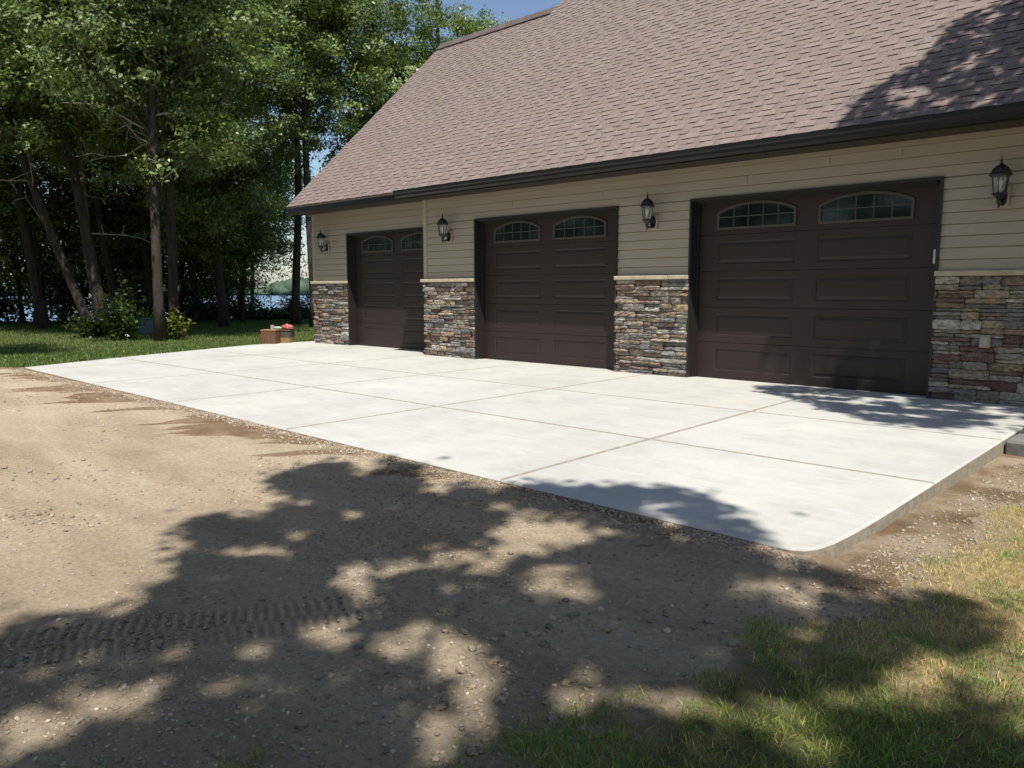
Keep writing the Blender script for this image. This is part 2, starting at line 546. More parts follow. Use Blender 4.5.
def tracks(x, y):
    """pressed bars of a machine's rubber track: two rows each"""
    h = np.zeros(np.broadcast(x, y).shape)
    colr = np.zeros_like(h)
    for (ax, ay, bx_, by, wd, pitch, dep, lean, fade) in (
            (-3.42, 0.30, -2.42, 2.02, 0.18, 0.041, 0.0085, 0.06, 1.0),
            (-5.6, 1.00, -4.45, 1.62, 0.13, 0.060, 0.012, -0.2, 0.9),
            (-7.6, 1.05, -5.7, 1.85, 0.13, 0.065, 0.010, -0.2, 0.8)):
        L = math.hypot(bx_ - ax, by - ay)
        tx, ty = (bx_ - ax) / L, (by - ay) / L
        s = (x - ax) * tx + (y - ay) * ty
        t = -(x - ax) * ty + (y - ay) * tx
        s2 = s + 0.05 * (fbm(x, y, 3.0, 77, 2) - 0.5)
        m_ = sstep(wd, wd - 0.03, np.abs(t)) * sstep(0, 0.1, s) * sstep(L, L - 0.25, s)
        row = np.sign(t)
        gapm = sstep(0.004, 0.018, np.abs(t + 0.015))
        ph = (s2 + lean * t + 0.5 * pitch * (row > 0)) / pitch
        bar = np.sin(2 * np.pi * ph)
        bar = np.clip(bar * 1.6, -1, 1)
        wear = sstep(0.30, 0.55, fbm(x, y, 2.6, 91, 3))
        h += m_ * gapm * bar * dep * 0.5 * (0.45 + 0.55 * wear) * fade - m_ * 0.004
        colr = colr + m_ * gapm * bar * (0.45 + 0.55 * wear) * fade
    return h, colr

GX, GY = np.meshgrid(XS, YS, indexing='ij')
GZ = ground_z(GX, GY)
TR, TRC = tracks(GX, GY)
GZ = GZ + TR
TRC = np.clip(0.5 + 0.5 * TRC, 0, 1)
nx, ny = GX.shape
idx = np.arange(nx * ny).reshape(nx, ny)
quads = np.stack([idx[:-1, :-1], idx[1:, :-1], idx[1:, 1:], idx[:-1, 1:]], -1).reshape(-1, 4)
FXc = (GX[:-1, :-1] + GX[1:, 1:]) / 2
FYc = (GY[:-1, :-1] + GY[1:, 1:]) / 2
left_b = -14.35 + 0.5 * (fbm(FXc, FYc, 1.5, 3, 3) - 0.5)
is_dirt = (FXc < right_edge(FXc, FYc)) & (FXc > left_b) & (FYc < 12.5) & (FYc > -14)
is_dirt = is_dirt.ravel()
# damp streaks that ran off the slab onto the dirt
sl = (GX * 0.729 + GY * 0.684)          # along the run-off direction
sp_ = (-GX * 0.684 + GY * 0.729)
fing = fbm(sl * 0.5, sp_ * 5.0, 1.0, 55, 4)
d0 = 3.52 - GY
reach = 0.17 + 1.9 * np.clip(fing - 0.43, 0, 1) * (0.5 + 0.09 * np.clip(-GX - 2, 0, 9))
wet = sstep(0.0, 0.09, reach - d0) * (GX < -2.0) * (d0 > -0.2)
wet = np.clip(wet * (0.55 + 0.6 * fbm(GX, GY, 5.0, 61, 3)), 0, 1)
wet = np.maximum(wet, ((GX > -1.36) & (GY > 3.0)) * sstep(-0.55, -0.85, GX) * (0.25 + 0.65 * sstep(0.30, 0.62, fbm(GX, GY, 3.0, 65, 4))) * sstep(3.0, 3.5, GY))
bare = sstep(0.26, 0.0, (GX - right_edge(GX, GY)) + 0.5 * (fbm(GX, GY, 4.0, 171, 4) - 0.5)) * (GX > -4)
bare = np.maximum(bare, sstep(0.6, 0.0, left_b[np.minimum(np.arange(nx), nx - 2)][:, np.minimum(np.arange(ny), ny - 2)] - GX) * (GX < -10) * (GY < 3.5))
dry = np.zeros_like(GX)
dry = np.where(GX > -3, 0.25 + 0.75 * sstep(2.3, 2.95, GY + 1.2 * (fbm(GX, GY, 2.0, 71, 3) - 0.5)), 0.06)
def sub_ground(mask):
    q = quads[mask]
    used = np.unique(q)
    remap = np.full(nx * ny, -1, np.int64); remap[used] = np.arange(len(used))
    V = np.stack([GX.ravel()[used], GY.ravel()[used], GZ.ravel()[used]], -1)
    return V, remap[q], used
V, q, used = sub_ground(is_dirt)
o = link_mesh('driveway', np_mesh('driveway', V, q, None, {'wet': wet.ravel()[used], 'tread': TRC.ravel()[used]}), M['dirt'], smooth=True)
tag(o, kind='structure')
V, q, used = sub_ground(~is_dirt)
o = link_mesh('lawn', np_mesh('lawn', V, q, None, {'dry': dry.ravel()[used], 'bare': bare.ravel()[used]}), M['lawn'], smooth=True)
tag(o, kind='structure')

# lake and far shore
mb = MB()
mb.face([(-6000, -6000, -1.9), (6000, -6000, -1.9), (6000, 6000, -1.9), (-6000, 6000, -1.9)])
tag(mb.build('lake', M['water']), kind='structure')

# ------------------------------------------------------------------ concrete pad
def clip_poly(poly, a, b_, c):
    """keep a*x+b*y<=c"""
    out = []
    n = len(poly)
    for i in range(n):
        p, q_ = poly[i], poly[(i + 1) % n]
        dp, dq = a * p[0] + b_ * p[1] - c, a * q_[0] + b_ * q_[1] - c
        if dp <= 0:
            out.append(p)
        if (dp < 0 < dq) or (dq < 0 < dp):
            t = dp / (dp - dq)
            out.append((p[0] + t * (q_[0] - p[0]), p[1] + t * (q_[1] - p[1])))
    return out

def inset(poly, d):
    n = len(poly)
    out = []
    for i in range(n):
        p0, p1, p2 = Vector(poly[i - 1]), Vector(poly[i]), Vector(poly[(i + 1) % n])
        e1 = (p1 - p0).normalized(); e2 = (p2 - p1).normalized()
        n1 = Vector((-e1.y, e1.x)); n2 = Vector((-e2.y, e2.x))
        bis = n1 + n2
        k = d / max(0.3, 0.5 * bis.length_squared)
        out.append((p1.x + bis.x * k, p1.y + bis.y * k))
    return out

def on_rim(p, q_):
    """an outer edge of the pad, not a joint"""
    mx, my = (p[0] + q_[0]) / 2, (p[1] + q_[1]) / 2
    for i in range(len(SLAB)):
        a, b_ = Vector(SLAB[i]), Vector(SLAB[(i + 1) % len(SLAB)])
        e = (b_ - a); t = max(0, min(1, (Vector((mx, my)) - a).dot(e) / e.length_squared))
        if ((a + e * t) - Vector((mx, my))).length < 0.003:
            return True
    return False

mb = MB()
ycut = [-99, 5.275, 7.21, 99]
xcut = [-99, -13.45, -10.95, -8.45, -6.05, -3.42, 99]
for i in range(6):
    for j in range(3):
        g = 0.006
        P = SLAB
        P = clip_poly(P, 1, 0.035, xcut[i + 1] - g + 0.035 * 5.5); P = clip_poly(P, -1, -0.035, -(xcut[i] + g + 0.035 * 5.5))
        P = clip_poly(P, 0, 1, ycut[j + 1] - g); P = clip_poly(P, 0, -1, -(ycut[j] + g))
        Q_ = []
        for p in P:
            if not Q_ or math.hypot(p[0] - Q_[-1][0], p[1] - Q_[-1][1]) > 0.004:
                Q_.append(p)
        if len(Q_) < 3 or abs(sum(Q_[k][0] * Q_[(k + 1) % len(Q_)][1] - Q_[(k + 1) % len(Q_)][0] * Q_[k][1] for k in range(len(Q_)))) < 0.02:
            continue
        rings = [(Q_, -0.2), (Q_, -0.011), (inset(Q_, 0.007), -0.004), (inset(Q_, 0.015), 0.0)]
        n = len(Q_)
        base = len(mb.v)
        for (pp, z) in rings:
            mb.v += [(p[0], p[1], z) for p in pp]
        for r in range(3):
            for k in range(n):
                k2 = (k + 1) % n
                mb.f.append((base + r * n + k, base + r * n + k2, base + (r + 1) * n + k2, base + (r + 1) * n + k)); mb.c.append((1, 1, 1)); mb.m.append(0 if r == 0 or on_rim(Q_[k], Q_[k2]) else 2)
        mb.f.append(tuple(base + 3 * n + k for k in range(n))); mb.c.append((1, 1, 1)); mb.m.append(0)
jp = inset(SLAB, 0.02)
mb.face([(p[0], p[1], -0.030) for p in jp], (1, 1, 1), 1)
tag(mb.build('concrete_pad', [M['concrete'], M['joint'], M['tooled']]), kind='structure')
mb = MB()
mb.bbox(-1.288, 2.2, 7.24, 9.40, -0.3, -0.012, 0.012)
tag(mb.build('old_concrete_walk', M['old_concrete']), kind='structure')

# ------------------------------------------------------------------ garage building
house = empty('garage_building', (0, 0, 0), 'long tan garage with three brown doors, stone veneer base and steep brown shingle roof', 'garage')
DH = 2.41
LZ = 1.42
doors = [(-9.765, -6.78, W), (-5.53, -2.47, W), (-14.3, -11.25, W1)]
XR = 3.5
XL, XC = -15.66, -11.13

def siding(mb, x0, x1, z0, z1, y, e=0.1265):
    k = math.floor((z0 - LZ) / e) - 1
    prof = [(0.0, 0.021), (0.04, 0.0215), (0.92, 0.0100), (0.925, 0.0085), (0.926, -0.004), (1.0, -0.004)]
    while True:
        a = LZ + k * e
        if a >= z1 - 1e-4: break
        k += 1
        pr = []
        for (f, o) in prof:
            z = a + f * e
            pr.append((min(max(z, z0), z1), o))
        if pr[-1][0] - pr[0][0] < 0.003: continue
        if a >= z0:
            mb.face([(x0, y + 0.005, a), (x1, y + 0.005, a), (x1, y - 0.021, a), (x0, y - 0.021, a)])
        for (za, oa), (zb, ob) in zip(pr[:-1], pr[1:]):
            if zb - za < 1e-5 and abs(oa - ob) < 1e-5: continue
            mb.face([(x0, y - oa, za), (x1, y - oa, za), (x1, y - ob, zb), (x0, y - ob, zb)])
    mb.face([(x0, y + 0.0045, z0), (x1, y + 0.0045, z0), (x1, y + 0.0045, z1), (x0, y + 0.0045, z1)])
    for xx in (x0, x1):
        mb.face([(xx, y - 0.018, z0), (xx, y + 0.005, z0), (xx, y + 0.005, z1), (xx, y - 0.018, z1)])

mb = MB()
ST = 2.874
D2 = DH + 0.024
siding(mb, XC, -9.79, LZ, D2, W); siding(mb, -6.755, -5.555, LZ, D2, W); siding(mb, -2.445, XR, LZ, D2, W)
siding(mb, XC, XR, DH + 0.025, ST, W)
siding(mb, XL, -14.325, LZ, D2, W1); siding(mb, XL, XC + 0.05, DH + 0.025, ST + 0.07, W1)
# overlap seams where two siding lengths meet
for (x, z, y) in ((-7.05, 2.55, W), (-8.9, 2.55, W), (-4.75, 2.55, W), (-2.9, 2.67, W), (-3.7, 2.67, W), (-0.9, 1.8, W)):
    mb.box(x, x + 0.006, y - 0.024, y - 0.004, z, z + 0.115)
mb.build('siding', M['siding'], house)

# wall core behind the cladding (also the gables)
mb = MB()
def core(x0, x1, y, dlist, ztop):
    xs = [x0]
    for (a, c_) in sorted(dlist):
        mb.box(xs[-1], a, y + 0.006, y + 0.34, -0.2, DH + 0.02); xs.append(c_)
    if xs[-1] < x1:
        mb.box(xs[-1], x1, y + 0.006, y + 0.34, -0.2, DH + 0.02)
    mb.box(x0, x1, y + 0.006, y + 0.34, DH + 0.021, ztop)
core(XC, XR, W, [(-9.765, -6.78), (-5.53, -2.47)], 2.87)
core(XL, XC - 0.01, W1, [(-14.3, -11.25)], 2.94)
mb.box(XC + 0.004, XR - 0.004, W + 0.342, 20.4, -0.2, 2.86)
mb.box(XL + 0.004, XC - 0.002, W1 + 0.342, 18.3, -0.2, 2.93)
SL = 0.957
YE, ZE = 9.035, 3.03
YE1, ZE1 = 9.50, 3.10
def roof_z(y): return ZE + SL * (y - YE)
def roof_z1(y): return ZE1 + SL * (y - YE1)
YR, YR1 = 15.0, 14.225
mb.prism([(9.51, 2.862), (20.4, 2.862), (YR, roof_z(YR) - 0.12)], 'x', XC + 0.006, XR - 0.006)
mb.prism([(10.01, 2.932), (18.3, 2.932), (YR1, roof_z1(YR1) - 0.12)], 'x', XL + 0.006, XC - 0.004)
mb.build('wall', M['wallcore'], house)

# cladding on the return wall and gable ends (seen only from the side)
mb = MB()
mb.box(XC - 0.02, XC, W + 0.01, W1 - 0.001, LZ, 2.87)
mb.build('end_siding', M['siding'], house)
mb = MB()
mb.box(XL - 0.02, XL, W1 + 0.01, 18.3, LZ, 2.93)
mb.build('end_siding', M['siding'], house)

# corner boards
mb = MB()
mb.bbox(XC - 0.03, XC + 0.055, W - 0.034, W + 0.06, LZ + 0.002, 2.87, 0.004); mb.build('corner_trim', M['trim'], house)
mb = MB()
mb.bbox(XL - 0.03, XL + 0.055, W1 - 0.034, W1 + 0.06, LZ + 0.002, 2.94, 0.004); mb.build('corner_trim', M['trim'], house)

# stone veneer ------------------------------------------------------
PAL = [((0.225, 0.155, 0.12), 3), ((0.33, 0.255, 0.17), 3), ((0.265, 0.245, 0.22), 5), ((0.17, 0.168, 0.168), 3), ((0.42, 0.385, 0.33), 3.5),
       ((0.165, 0.098, 0.082), 1.8), ((0.28, 0.22, 0.17), 5), ((0.205, 0.188, 0.168), 5), ((0.36, 0.295, 0.21), 1.8), ((0.225, 0.222, 0.22), 2.5)]
PW = np.array([w_ for _, w_ in PAL]); PW = PW / PW.sum()
def stone_area(mb, x0, x1, z0, z1, y, rng):
    u = 0.0215
    nxs, nzs = int(round((x1 - x0) / u)), int(round((z1 - z0) / u))
    ux, uz = (x1 - x0) / nxs, (z1 - z0) / nzs
    cells = []
    kz = 0
    while kz < nzs:
        B = int(rng.choice([3, 4, 4, 5, 5, 6, 7]))
        if nzs - kz - B < 3: B = nzs - kz
        kx = -int(rng.integers(0, 9))
        while kx < nxs:
            ww = int(rng.integers(8, 21))
            a_, e_ = max(kx, 0), min(kx + ww, nxs)
            if nxs - e_ < 4: e_ = nxs
            kx = e_
            if e_ - a_ < 1: continue
            parts = [B]
            if B >= 7: parts = [[2, 3, 2], [3, 4], [4, 3], [2, 5]][int(rng.integers(0, 4))] if B == 7 else [B // 3, B // 3, B - 2 * (B // 3)]
            elif B == 6: parts = [[3, 3], [2, 4], [4, 2], [2, 2, 2]][int(rng.integers(0, 4))]
            elif B == 5 and rng.random() < 0.65: parts = [[2, 3], [3, 2]][int(rng.integers(0, 2))]
            elif B == 4 and rng.random() < 0.45: parts = [2, 2]
            z_ = kz
            for h in parts:
                # a long thin stone may be two shorter ones
                if e_ - a_ > 15 and rng.random() < 0.45:
                    m_ = a_ + int((e_ - a_) * rng.uniform(0.35, 0.65))
                    cells += [(a_, z_, m_ - a_, h), (m_, z_, e_ - m_, h)]
                else:
                    cells.append((a_, z_, e_ - a_, h))
                z_ += h
        kz += B
    for (kx, kz, ww, h) in cells:
        if True:
            g = 0.0022
            a0, a1, c0, c1 = x0 + kx * ux + g, x0 + (kx + ww) * ux - g, z0 + kz * uz + g, z0 + (kz + h) * uz - g
            out = 0.014 + 0.050 * rng.random()
            col = np.array(PAL[rng.choice(len(PAL), p=PW)][0]) * (0.8 + 0.4 * rng.random())
            nu, nv = max(3, min(8, ww // 2 + 1)), 4
            base = len(mb.v)
            tilt, tz = (rng.random() - 0.5) * 0.016, (rng.random() - 0.5) * 0.014
            js = rng.random((nu + 1, nv + 1, 3)) - 0.5
            for i in range(nu + 1):
                for j in range(nv + 1):
                    fu, fv = i / nu, j / nv
                    edge = min(min(fu, 1 - fu) * (a1 - a0), min(fv, 1 - fv) * (c1 - c0))
                    border = i in (0, nu) or j in (0, nv)
                    cor = (i in (0, nu)) and (j in (0, nv))
                    px = a0 + fu * (a1 - a0) + js[i, j, 0] * 0.004 + (0.006 * (1 - 2 * (i > 0)) if cor else 0)
                    pz = c0 + fv * (c1 - c0) + js[i, j, 2] * 0.004 + (0.004 * (1 - 2 * (j > 0)) if cor else 0)
                    py = y - out + (0.010 if border else 0) + js[i, j, 1] * 0.015 + tilt * (fu - .5) * 2 + tz * (fv - .5) * 2
                    mb.v.append((px, py, pz))
            for i in range(nu):
                for j in range(nv):
                    s_ = base + i * (nv + 1) + j
                    mb.f.append((s_, s_ + nv + 1, s_ + nv + 2, s_ + 1)); mb.c.append(tuple(col * (0.74 + 0.52 * rng.random()))); mb.m.append(0)
            ring = [(i, 0) for i in range(nu + 1)] + [(nu, j) for j in range(1, nv + 1)] + [(i, nv) for i in range(nu - 1, -1, -1)] + [(0, j) for j in range(nv - 1, 0, -1)]
            rb = len(mb.v)
            for (i, j) in ring:
                p = mb.v[base + i * (nv + 1) + j]
                mb.v.append((p[0], y + 0.02, p[2]))
            L = len(ring)
            for k in range(L):
                k2 = (k + 1) % L
                f0, f1 = base + ring[k][0] * (nv + 1) + ring[k][1], base + ring[k2][0] * (nv + 1) + ring[k2][1]
                mb.f.append((f1, f0, rb + k, rb + k2)); mb.c.append(tuple(col * 0.9)); mb.m.append(0)
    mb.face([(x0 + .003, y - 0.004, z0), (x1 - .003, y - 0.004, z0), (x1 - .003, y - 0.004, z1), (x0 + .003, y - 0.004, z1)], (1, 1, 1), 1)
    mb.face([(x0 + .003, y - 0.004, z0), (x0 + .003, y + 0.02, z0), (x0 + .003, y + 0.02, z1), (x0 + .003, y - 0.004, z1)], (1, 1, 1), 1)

srng = np.random.default_rng(5)
for (a, c_, y) in ((XC - 0.02, -9.775, W), (-6.77, -5.54, W), (-2.46, XR, W), (XL - 0.02, -14.31, W1)):
    mb = MB()
    stone_area(mb, a, c_, -0.012, 1.36, y - 0.012, srng)
    mb.build('stone_veneer', [M['stone'], M['mortar']], house)
    mb = MB()
    x = a - (0.055 if a in (XC - 0.02, XL - 0.02) else 0.008)
    end = c_ + 0.006
    while x < end - 0.01:
        nx_ = min(end, x + 0.92)
        if end - nx_ < 0.2: nx_ = end
        mb.bbox(x, nx_ - 0.003, y - 0.088, y + 0.03, 1.362, 1.42, 0.009)
        x = nx_
    mb.build('stone_ledge', M['ledge'], house)
# stone on the return wall
mb = MB()
mb.box(XC - 0.05, XC - 0.022, W + 0.03, W1 - 0.03, -0.01, 1.36, (0.25, 0.22, 0.19))
mb.build('stone_return', M['stone'], house)
mb = MB()
mb.box(XL - 0.05, XL - 0.022, W1 + 0.03, 18.3, -0.01, 1.36, (0.25, 0.22, 0.19))
mb.build('stone_return', M['stone'], house)

# garage doors ------------------------------------------------------
def arch(cx, w_, z0, zs, zp, n=14):
    """outline of an arched window: sill z0, spring zs, peak zp"""
    pts = [(cx - w_ / 2, z0), (cx + w_ / 2, z0)]
    for i in range(n + 1):
        t = i / n
        x = cx + w_ / 2 - w_ * t
        s_ = 1 - (2 * t - 1) ** 2
        pts.append((x, zs + (zp - zs) * s_ ** 0.85))
    return pts

def garage_door(x0, x1, y):
    yd = y + 0.145
    cxm = (x0 + x1) / 2
    hw = (x1 - x0) / 2
    off0, off1 = 0.14, hw - 0.30
    mb = MB()
    zs = [0.02, 0.50, 0.98, 1.465, 1.95, 2.44]
    for i in range(5):
        z0, z1 = zs[i] + 0.003, zs[i + 1] - 0.003
        xsb = [x0 + 0.03, cxm - off1, cxm - off0, cxm + off0, cxm + off1, x1 - 0.03]
        zb = [z0, z0 + 0.095, z1 - 0.085, z1]
        for a in range(5):
            for b_ in range(3):
                if i < 4 and a in (1, 3) and b_ == 1:
                    X0, X1, Z0, Z1 = xsb[a], xsb[a + 1], zb[1], zb[2]
                    lev = [(0, 0), (0.012, 0.009), (0.024, 0.009), (0.056, 0.001)]
                    for k in range(3):
                        (i0, d0_), (i1, d1_) = lev[k], lev[k + 1]
                        A = [(X0 + i0, yd + d0_, Z0 + i0), (X1 - i0, yd + d0_, Z0 + i0), (X1 - i0, yd + d0_, Z1 - i0), (X0 + i0, yd + d0_, Z1 - i0)]
                        B = [(X0 + i1, yd + d1_, Z0 + i1), (X1 - i1, yd + d1_, Z0 + i1), (X1 - i1, yd + d1_, Z1 - i1), (X0 + i1, yd + d1_, Z1 - i1)]
                        for e in range(4):
                            e2 = (e + 1) % 4
                            mb.face([A[e], A[e2], B[e2], B[e]])
                    mb.face(B)
                else:
                    mb.face([(xsb[a], yd, zb[b_]), (xsb[a + 1], yd, zb[b_]), (xsb[a + 1], yd, zb[b_ + 1]), (xsb[a], yd, zb[b_ + 1])])
        # lips at the section joints
        mb.face([(x0 + .03, yd, z1), (x1 - .03, yd, z1), (x1 - .03, yd + 0.02, z1 + 0.002), (x0 + .03, yd + 0.02, z1 + 0.002)])
        mb.face([(x0 + .03, yd + .02, z0 - .002), (x1 - .03, yd + .02, z0 - .002), (x1 - .03, yd, z0), (x0 + .03, yd, z0)])
    mb.box(x0 + 0.02, x1 - 0.02, yd + 0.018, yd + 0.05, 0.004, 2.45)
    mb.box(x0 + 0.03, x1 - 0.03, yd + 0.001, yd + 0.017, 0.001, 0.021)
    d = mb.build('garage_door', M['door'], house)
    for s_ in (-1, 1):
        cx = cxm + s_ * (off0 + off1) / 2
        w_ = off1 - off0
        zb, zsp, zp = 2.018, 2.245, 2.368
        outer, inner = arch(cx, w_, zb, zsp, zp), arch(cx, w_ - 0.064, zb + 0.030, zsp - 0.018, zp - 0.034)
        mb = MB()
        n = len(outer)
        for (A, B, ya, yb) in ((outer, outer, yd, yd - 0.022), (outer, inner, yd - 0.022, yd - 0.022), (inner, inner, yd - 0.022, yd - 0.004)):
            for k in range(n):
                k2 = (k + 1) % n
                mb.face([(A[k][0], ya, A[k][1]), (A[k2][0], ya, A[k2][1]), (B[k2][0], yb, B[k2][1]), (B[k][0], yb, B[k][1])])
        wf = mb.build('window', M['winframe'], d, fix=True)
        mb = MB()
        mb.face([(p[0], yd - 0.005, p[1]) for p in inner])
        mb.build('window_pane', M['glass'], d)
        mb = MB()
        iw = w_ - 0.064
        for k in range(1, 5):
            x = cx - iw / 2 + iw * k / 5
            t = k / 5
            top = (zsp - 0.018) + (zp - zsp - 0.016) * (1 - (2 * t - 1) ** 2) ** 0.85
            mb.box(x - 0.007, x + 0.007, yd - 0.012, yd - 0.0055, zb + 0.03, top)
        zm = zb + 0.03 + 0.135
        mb.box(cx - iw / 2, cx + iw / 2, yd - 0.0135, yd - 0.0065, zm - 0.007, zm + 0.007)
        mb.build('muntin_grid', M['muntin'], d)
    return d

M['winframe'] = simple('window_frame_brown', (0.075, 0.064, 0.055), 0.45, 0.08)
M['muntin'] = simple('muntin_grey', (0.06, 0.062, 0.058), 0.5, 0.08)
for (x0, x1, y) in doors:
    d = garage_door(x0, x1, y)
    if x0 == -5.53:
        mb = MB()
        mb.bbox(x1 - 0.045, x1 - 0.012, y + 0.02, y + 0.05, 1.50, 1.66, 0.004)
        mb.build('door_sensor', M['white'], d)
    mb = MB()
    for xx in ((x0 - 0.026, x0 + 0.006), (x1 - 0.006, x1 + 0.026)):
        mb.box(xx[0], xx[1], y - 0.045, y + 0.155, 0.0, DH + 0.03)
    mb.box(x0 + 0.007, x1 - 0.007, y - 0.045, y + 0.155, DH - 0.004, DH + 0.03)
    # stepped stops
    mb.box(x0 + 0.0065, x0 + 0.022, y + 0.05, y + 0.135, 0.0, DH - 0.005)
    mb.box(x0 + 0.023, x0 + 0.045, y + 0.10, y + 0.134, 0.0, DH - 0.005)
    mb.box(x1 - 0.022, x1 - 0.0065, y + 0.05, y + 0.135, 0.0, DH - 0.005)
    for (ya, zz) in ((0.0, 0.006), (0.034, 0.016), (0.068, 0.026), (0.102, 0.036)):
        mb.box(x0 + 0.046, x1 - 0.046, y + ya, y + ya + 0.028, DH - 0.005 - zz, DH - 0.0045)
    mb.build('door_frame', M['jamb'], house)

# eaves -------------------------------------------------------------
mb = MB()
mb.box(XC - 0.27, XR + 0.3, 9.095, 9.12, 2.868, 3.02)
mb.build('fascia', M['fascia'], house)
mb = MB()
mb.box(-15.95, XC - 0.02, 9.52, 9.545, 2.945, 3.075)
mb.build('fascia', M['fascia'], house)
mb = MB()
prof = [(9.094, 3.015), (9.094, 2.885), (9.03, 2.880), (8.99, 2.91), (8.985, 2.945), (8.965, 2.965), (8.962, 3.012), (8.975, 3.014), (8.978, 2.985), (9.08, 2.985)]
mb.prism(prof, 'x', XC - 0.27, XR + 0.3)
mb.build('gutter', M['fascia'], house, fix=True)
mb = MB()
mb.box(XC - 0.27, XR + 0.3, 9.121, W + 0.002, 2.868, 2.8735)
mb.build('soffit', M['soffit'], house)
mb = MB()
mb.box(-15.95, XC + 0.0, 9.546, W1 + 0.002, 2.942, 2.9475)
mb.build('soffit', M['soffit'], house)

# shingles ----------------------------------------------------------
TH = math.atan(SL)
CO, SI = math.cos(TH), math.sin(TH)
def shingle_roof(name, x0, x1, ye, ze, yr, rng):
    Lr = (yr - ye) / CO
    ex = 0.125
    V, Q, C = [], [], []
    base = np.array([0.208, 0.166, 0.148])
    def P(x, s, h):
        return (x, ye + s * CO - h * SI, ze + s * SI + h * CO)
    def slab(xa, xb, s0, s1, h0, h1, hb, col):
        n = len(V)
        V.extend([P(xa, s0, h0), P(xb, s0, h0), P(xb, s1, h1), P(xa, s1, h1), P(xa, s0, hb), P(xb, s0, hb), P(xa, s1, hb), P(xb, s1, hb)])
        Q.extend([(n, n + 1, n + 2, n + 3), (n + 4, n + 5, n + 1, n), (n, n + 3, n + 6, n + 4), (n + 1, n + 5, n + 7, n + 2)])
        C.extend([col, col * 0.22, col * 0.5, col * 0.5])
    nc = int(Lr / ex) + 1
    for i in range(nc):
        s0 = i * ex - 0.02
        s1 = min(s0 + ex + 0.03, Lr)
        x = x0 - rng.random() * 0.9
        while x < x1:
            w_ = 0.92
            a, c_ = max(x, x0), min(x + w_ - 0.002, x1)
            if c_ - a > 0.01:
                slab(a, c_, s0, s1, 0.005, 0.001, 0.0, base * (0.90 + 0.12 * rng.random()) * np.array([1, 0.985 + 0.03 * rng.random(), 0.98 + 0.04 * rng.random()]))
            x += w_
        x = x0 + rng.random() * 0.1
        while x < x1 - 0.08:
            w_ = 0.10 + 0.15 * rng.random()
            c_ = min(x + w_, x1)
            slab(x, c_, s0 + 0.001, s1, 0.0128, 0.0022, 0.005, base * (0.94 + 0.16 * rng.random()) * np.array([1, 0.98 + 0.04 * rng.random(), 0.97 + 0.06 * rng.random()]))
            x = c_ + 0.07 + 0.14 * rng.random()
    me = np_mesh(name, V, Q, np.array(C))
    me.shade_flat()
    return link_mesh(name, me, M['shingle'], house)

rrng = np.random.default_rng(3)
shingle_roof('main_roof', XC - 0.28, XR + 0.32, YE, ZE, YR, rrng)
shingle_roof('wing_roof', -15.96, XC - 0.05, YE1, ZE1, YR1, rrng)
def deck(name, x0, x1, ye, ze, yr):
    mb = MB()
    zr = ze + SL * (yr - ye)
    yb = 2 * yr - ye
    mb.prism([(ye + 0.01, ze - 0.012), (yr, zr - 0.01), (yb, ze - 0.012), (yb, ze - 0.05), (yr, zr - 0.06), (ye + 0.01, ze - 0.05)], 'x', x0, x1, (0.25, 0.2, 0.19))
    mb.build(name, M['shingle'], house, fix=True)
deck('roof_deck', XC - 0.275, XR + 0.315, YE, ZE, YR)
deck('roof_deck', -15.955, XC - 0.045, YE1, ZE1, YR1)
def rake(x, ye, ze, yr):
    mb = MB()
    zr = ze + SL * (yr - ye)
    yb = 2 * yr - ye
    mb.prism([(ye + 0.03, ze - 0.005), (yr, zr - 0.004), (yb, ze - 0.005), (yb, ze - 0.16), (yr, zr - 0.20), (ye + 0.03, ze - 0.16)], 'x', x, x + 0.024)
    mb.build('rake_board', M['fascia'], house, fix=True)
rake(XC - 0.302, YE, ZE, YR)
rake(-15.982, YE1, ZE1, YR1)
mb = MB()
zr = roof_z1(YR1)
mb.prism([(YR1 - 0.17, zr - 0.125), (YR1, zr + 0.055), (YR1 + 0.17, zr - 0.125), (YR1 + 0.17, zr - 0.16), (YR1 - 0.17, zr - 0.165)], 'x', -15.9, XC - 0.06, (0.16, 0.125, 0.11))
x = -15.95
while x < XC - 0.1:
    mb.prism([(YR1 - 0.185, zr - 0.118), (YR1, zr + 0.075), (YR1 + 0.185, zr - 0.118), (YR1 + 0.18, zr - 0.13), (YR1, zr + 0.06), (YR1 - 0.18, zr - 0.13)], 'x', x, x + 0.3, tuple(np.array([0.13, 0.105, 0.10]) * (0.8 + 0.3 * random.random())))
    x += 0.31
mb.build('ridge_cap', M['shingle'], house, fix=True)
mb = MB()
zr = roof_z(YR)
mb.prism([(YR - 0.17, zr - 0.10), (YR, zr + 0.08), (YR + 0.17, zr - 0.10), (YR, zr - 0.02)], 'x', XC - 0.28, XR + 0.3, (0.26, 0.2, 0.18))
mb.build('ridge_cap', M['shingle'], house, fix=True)

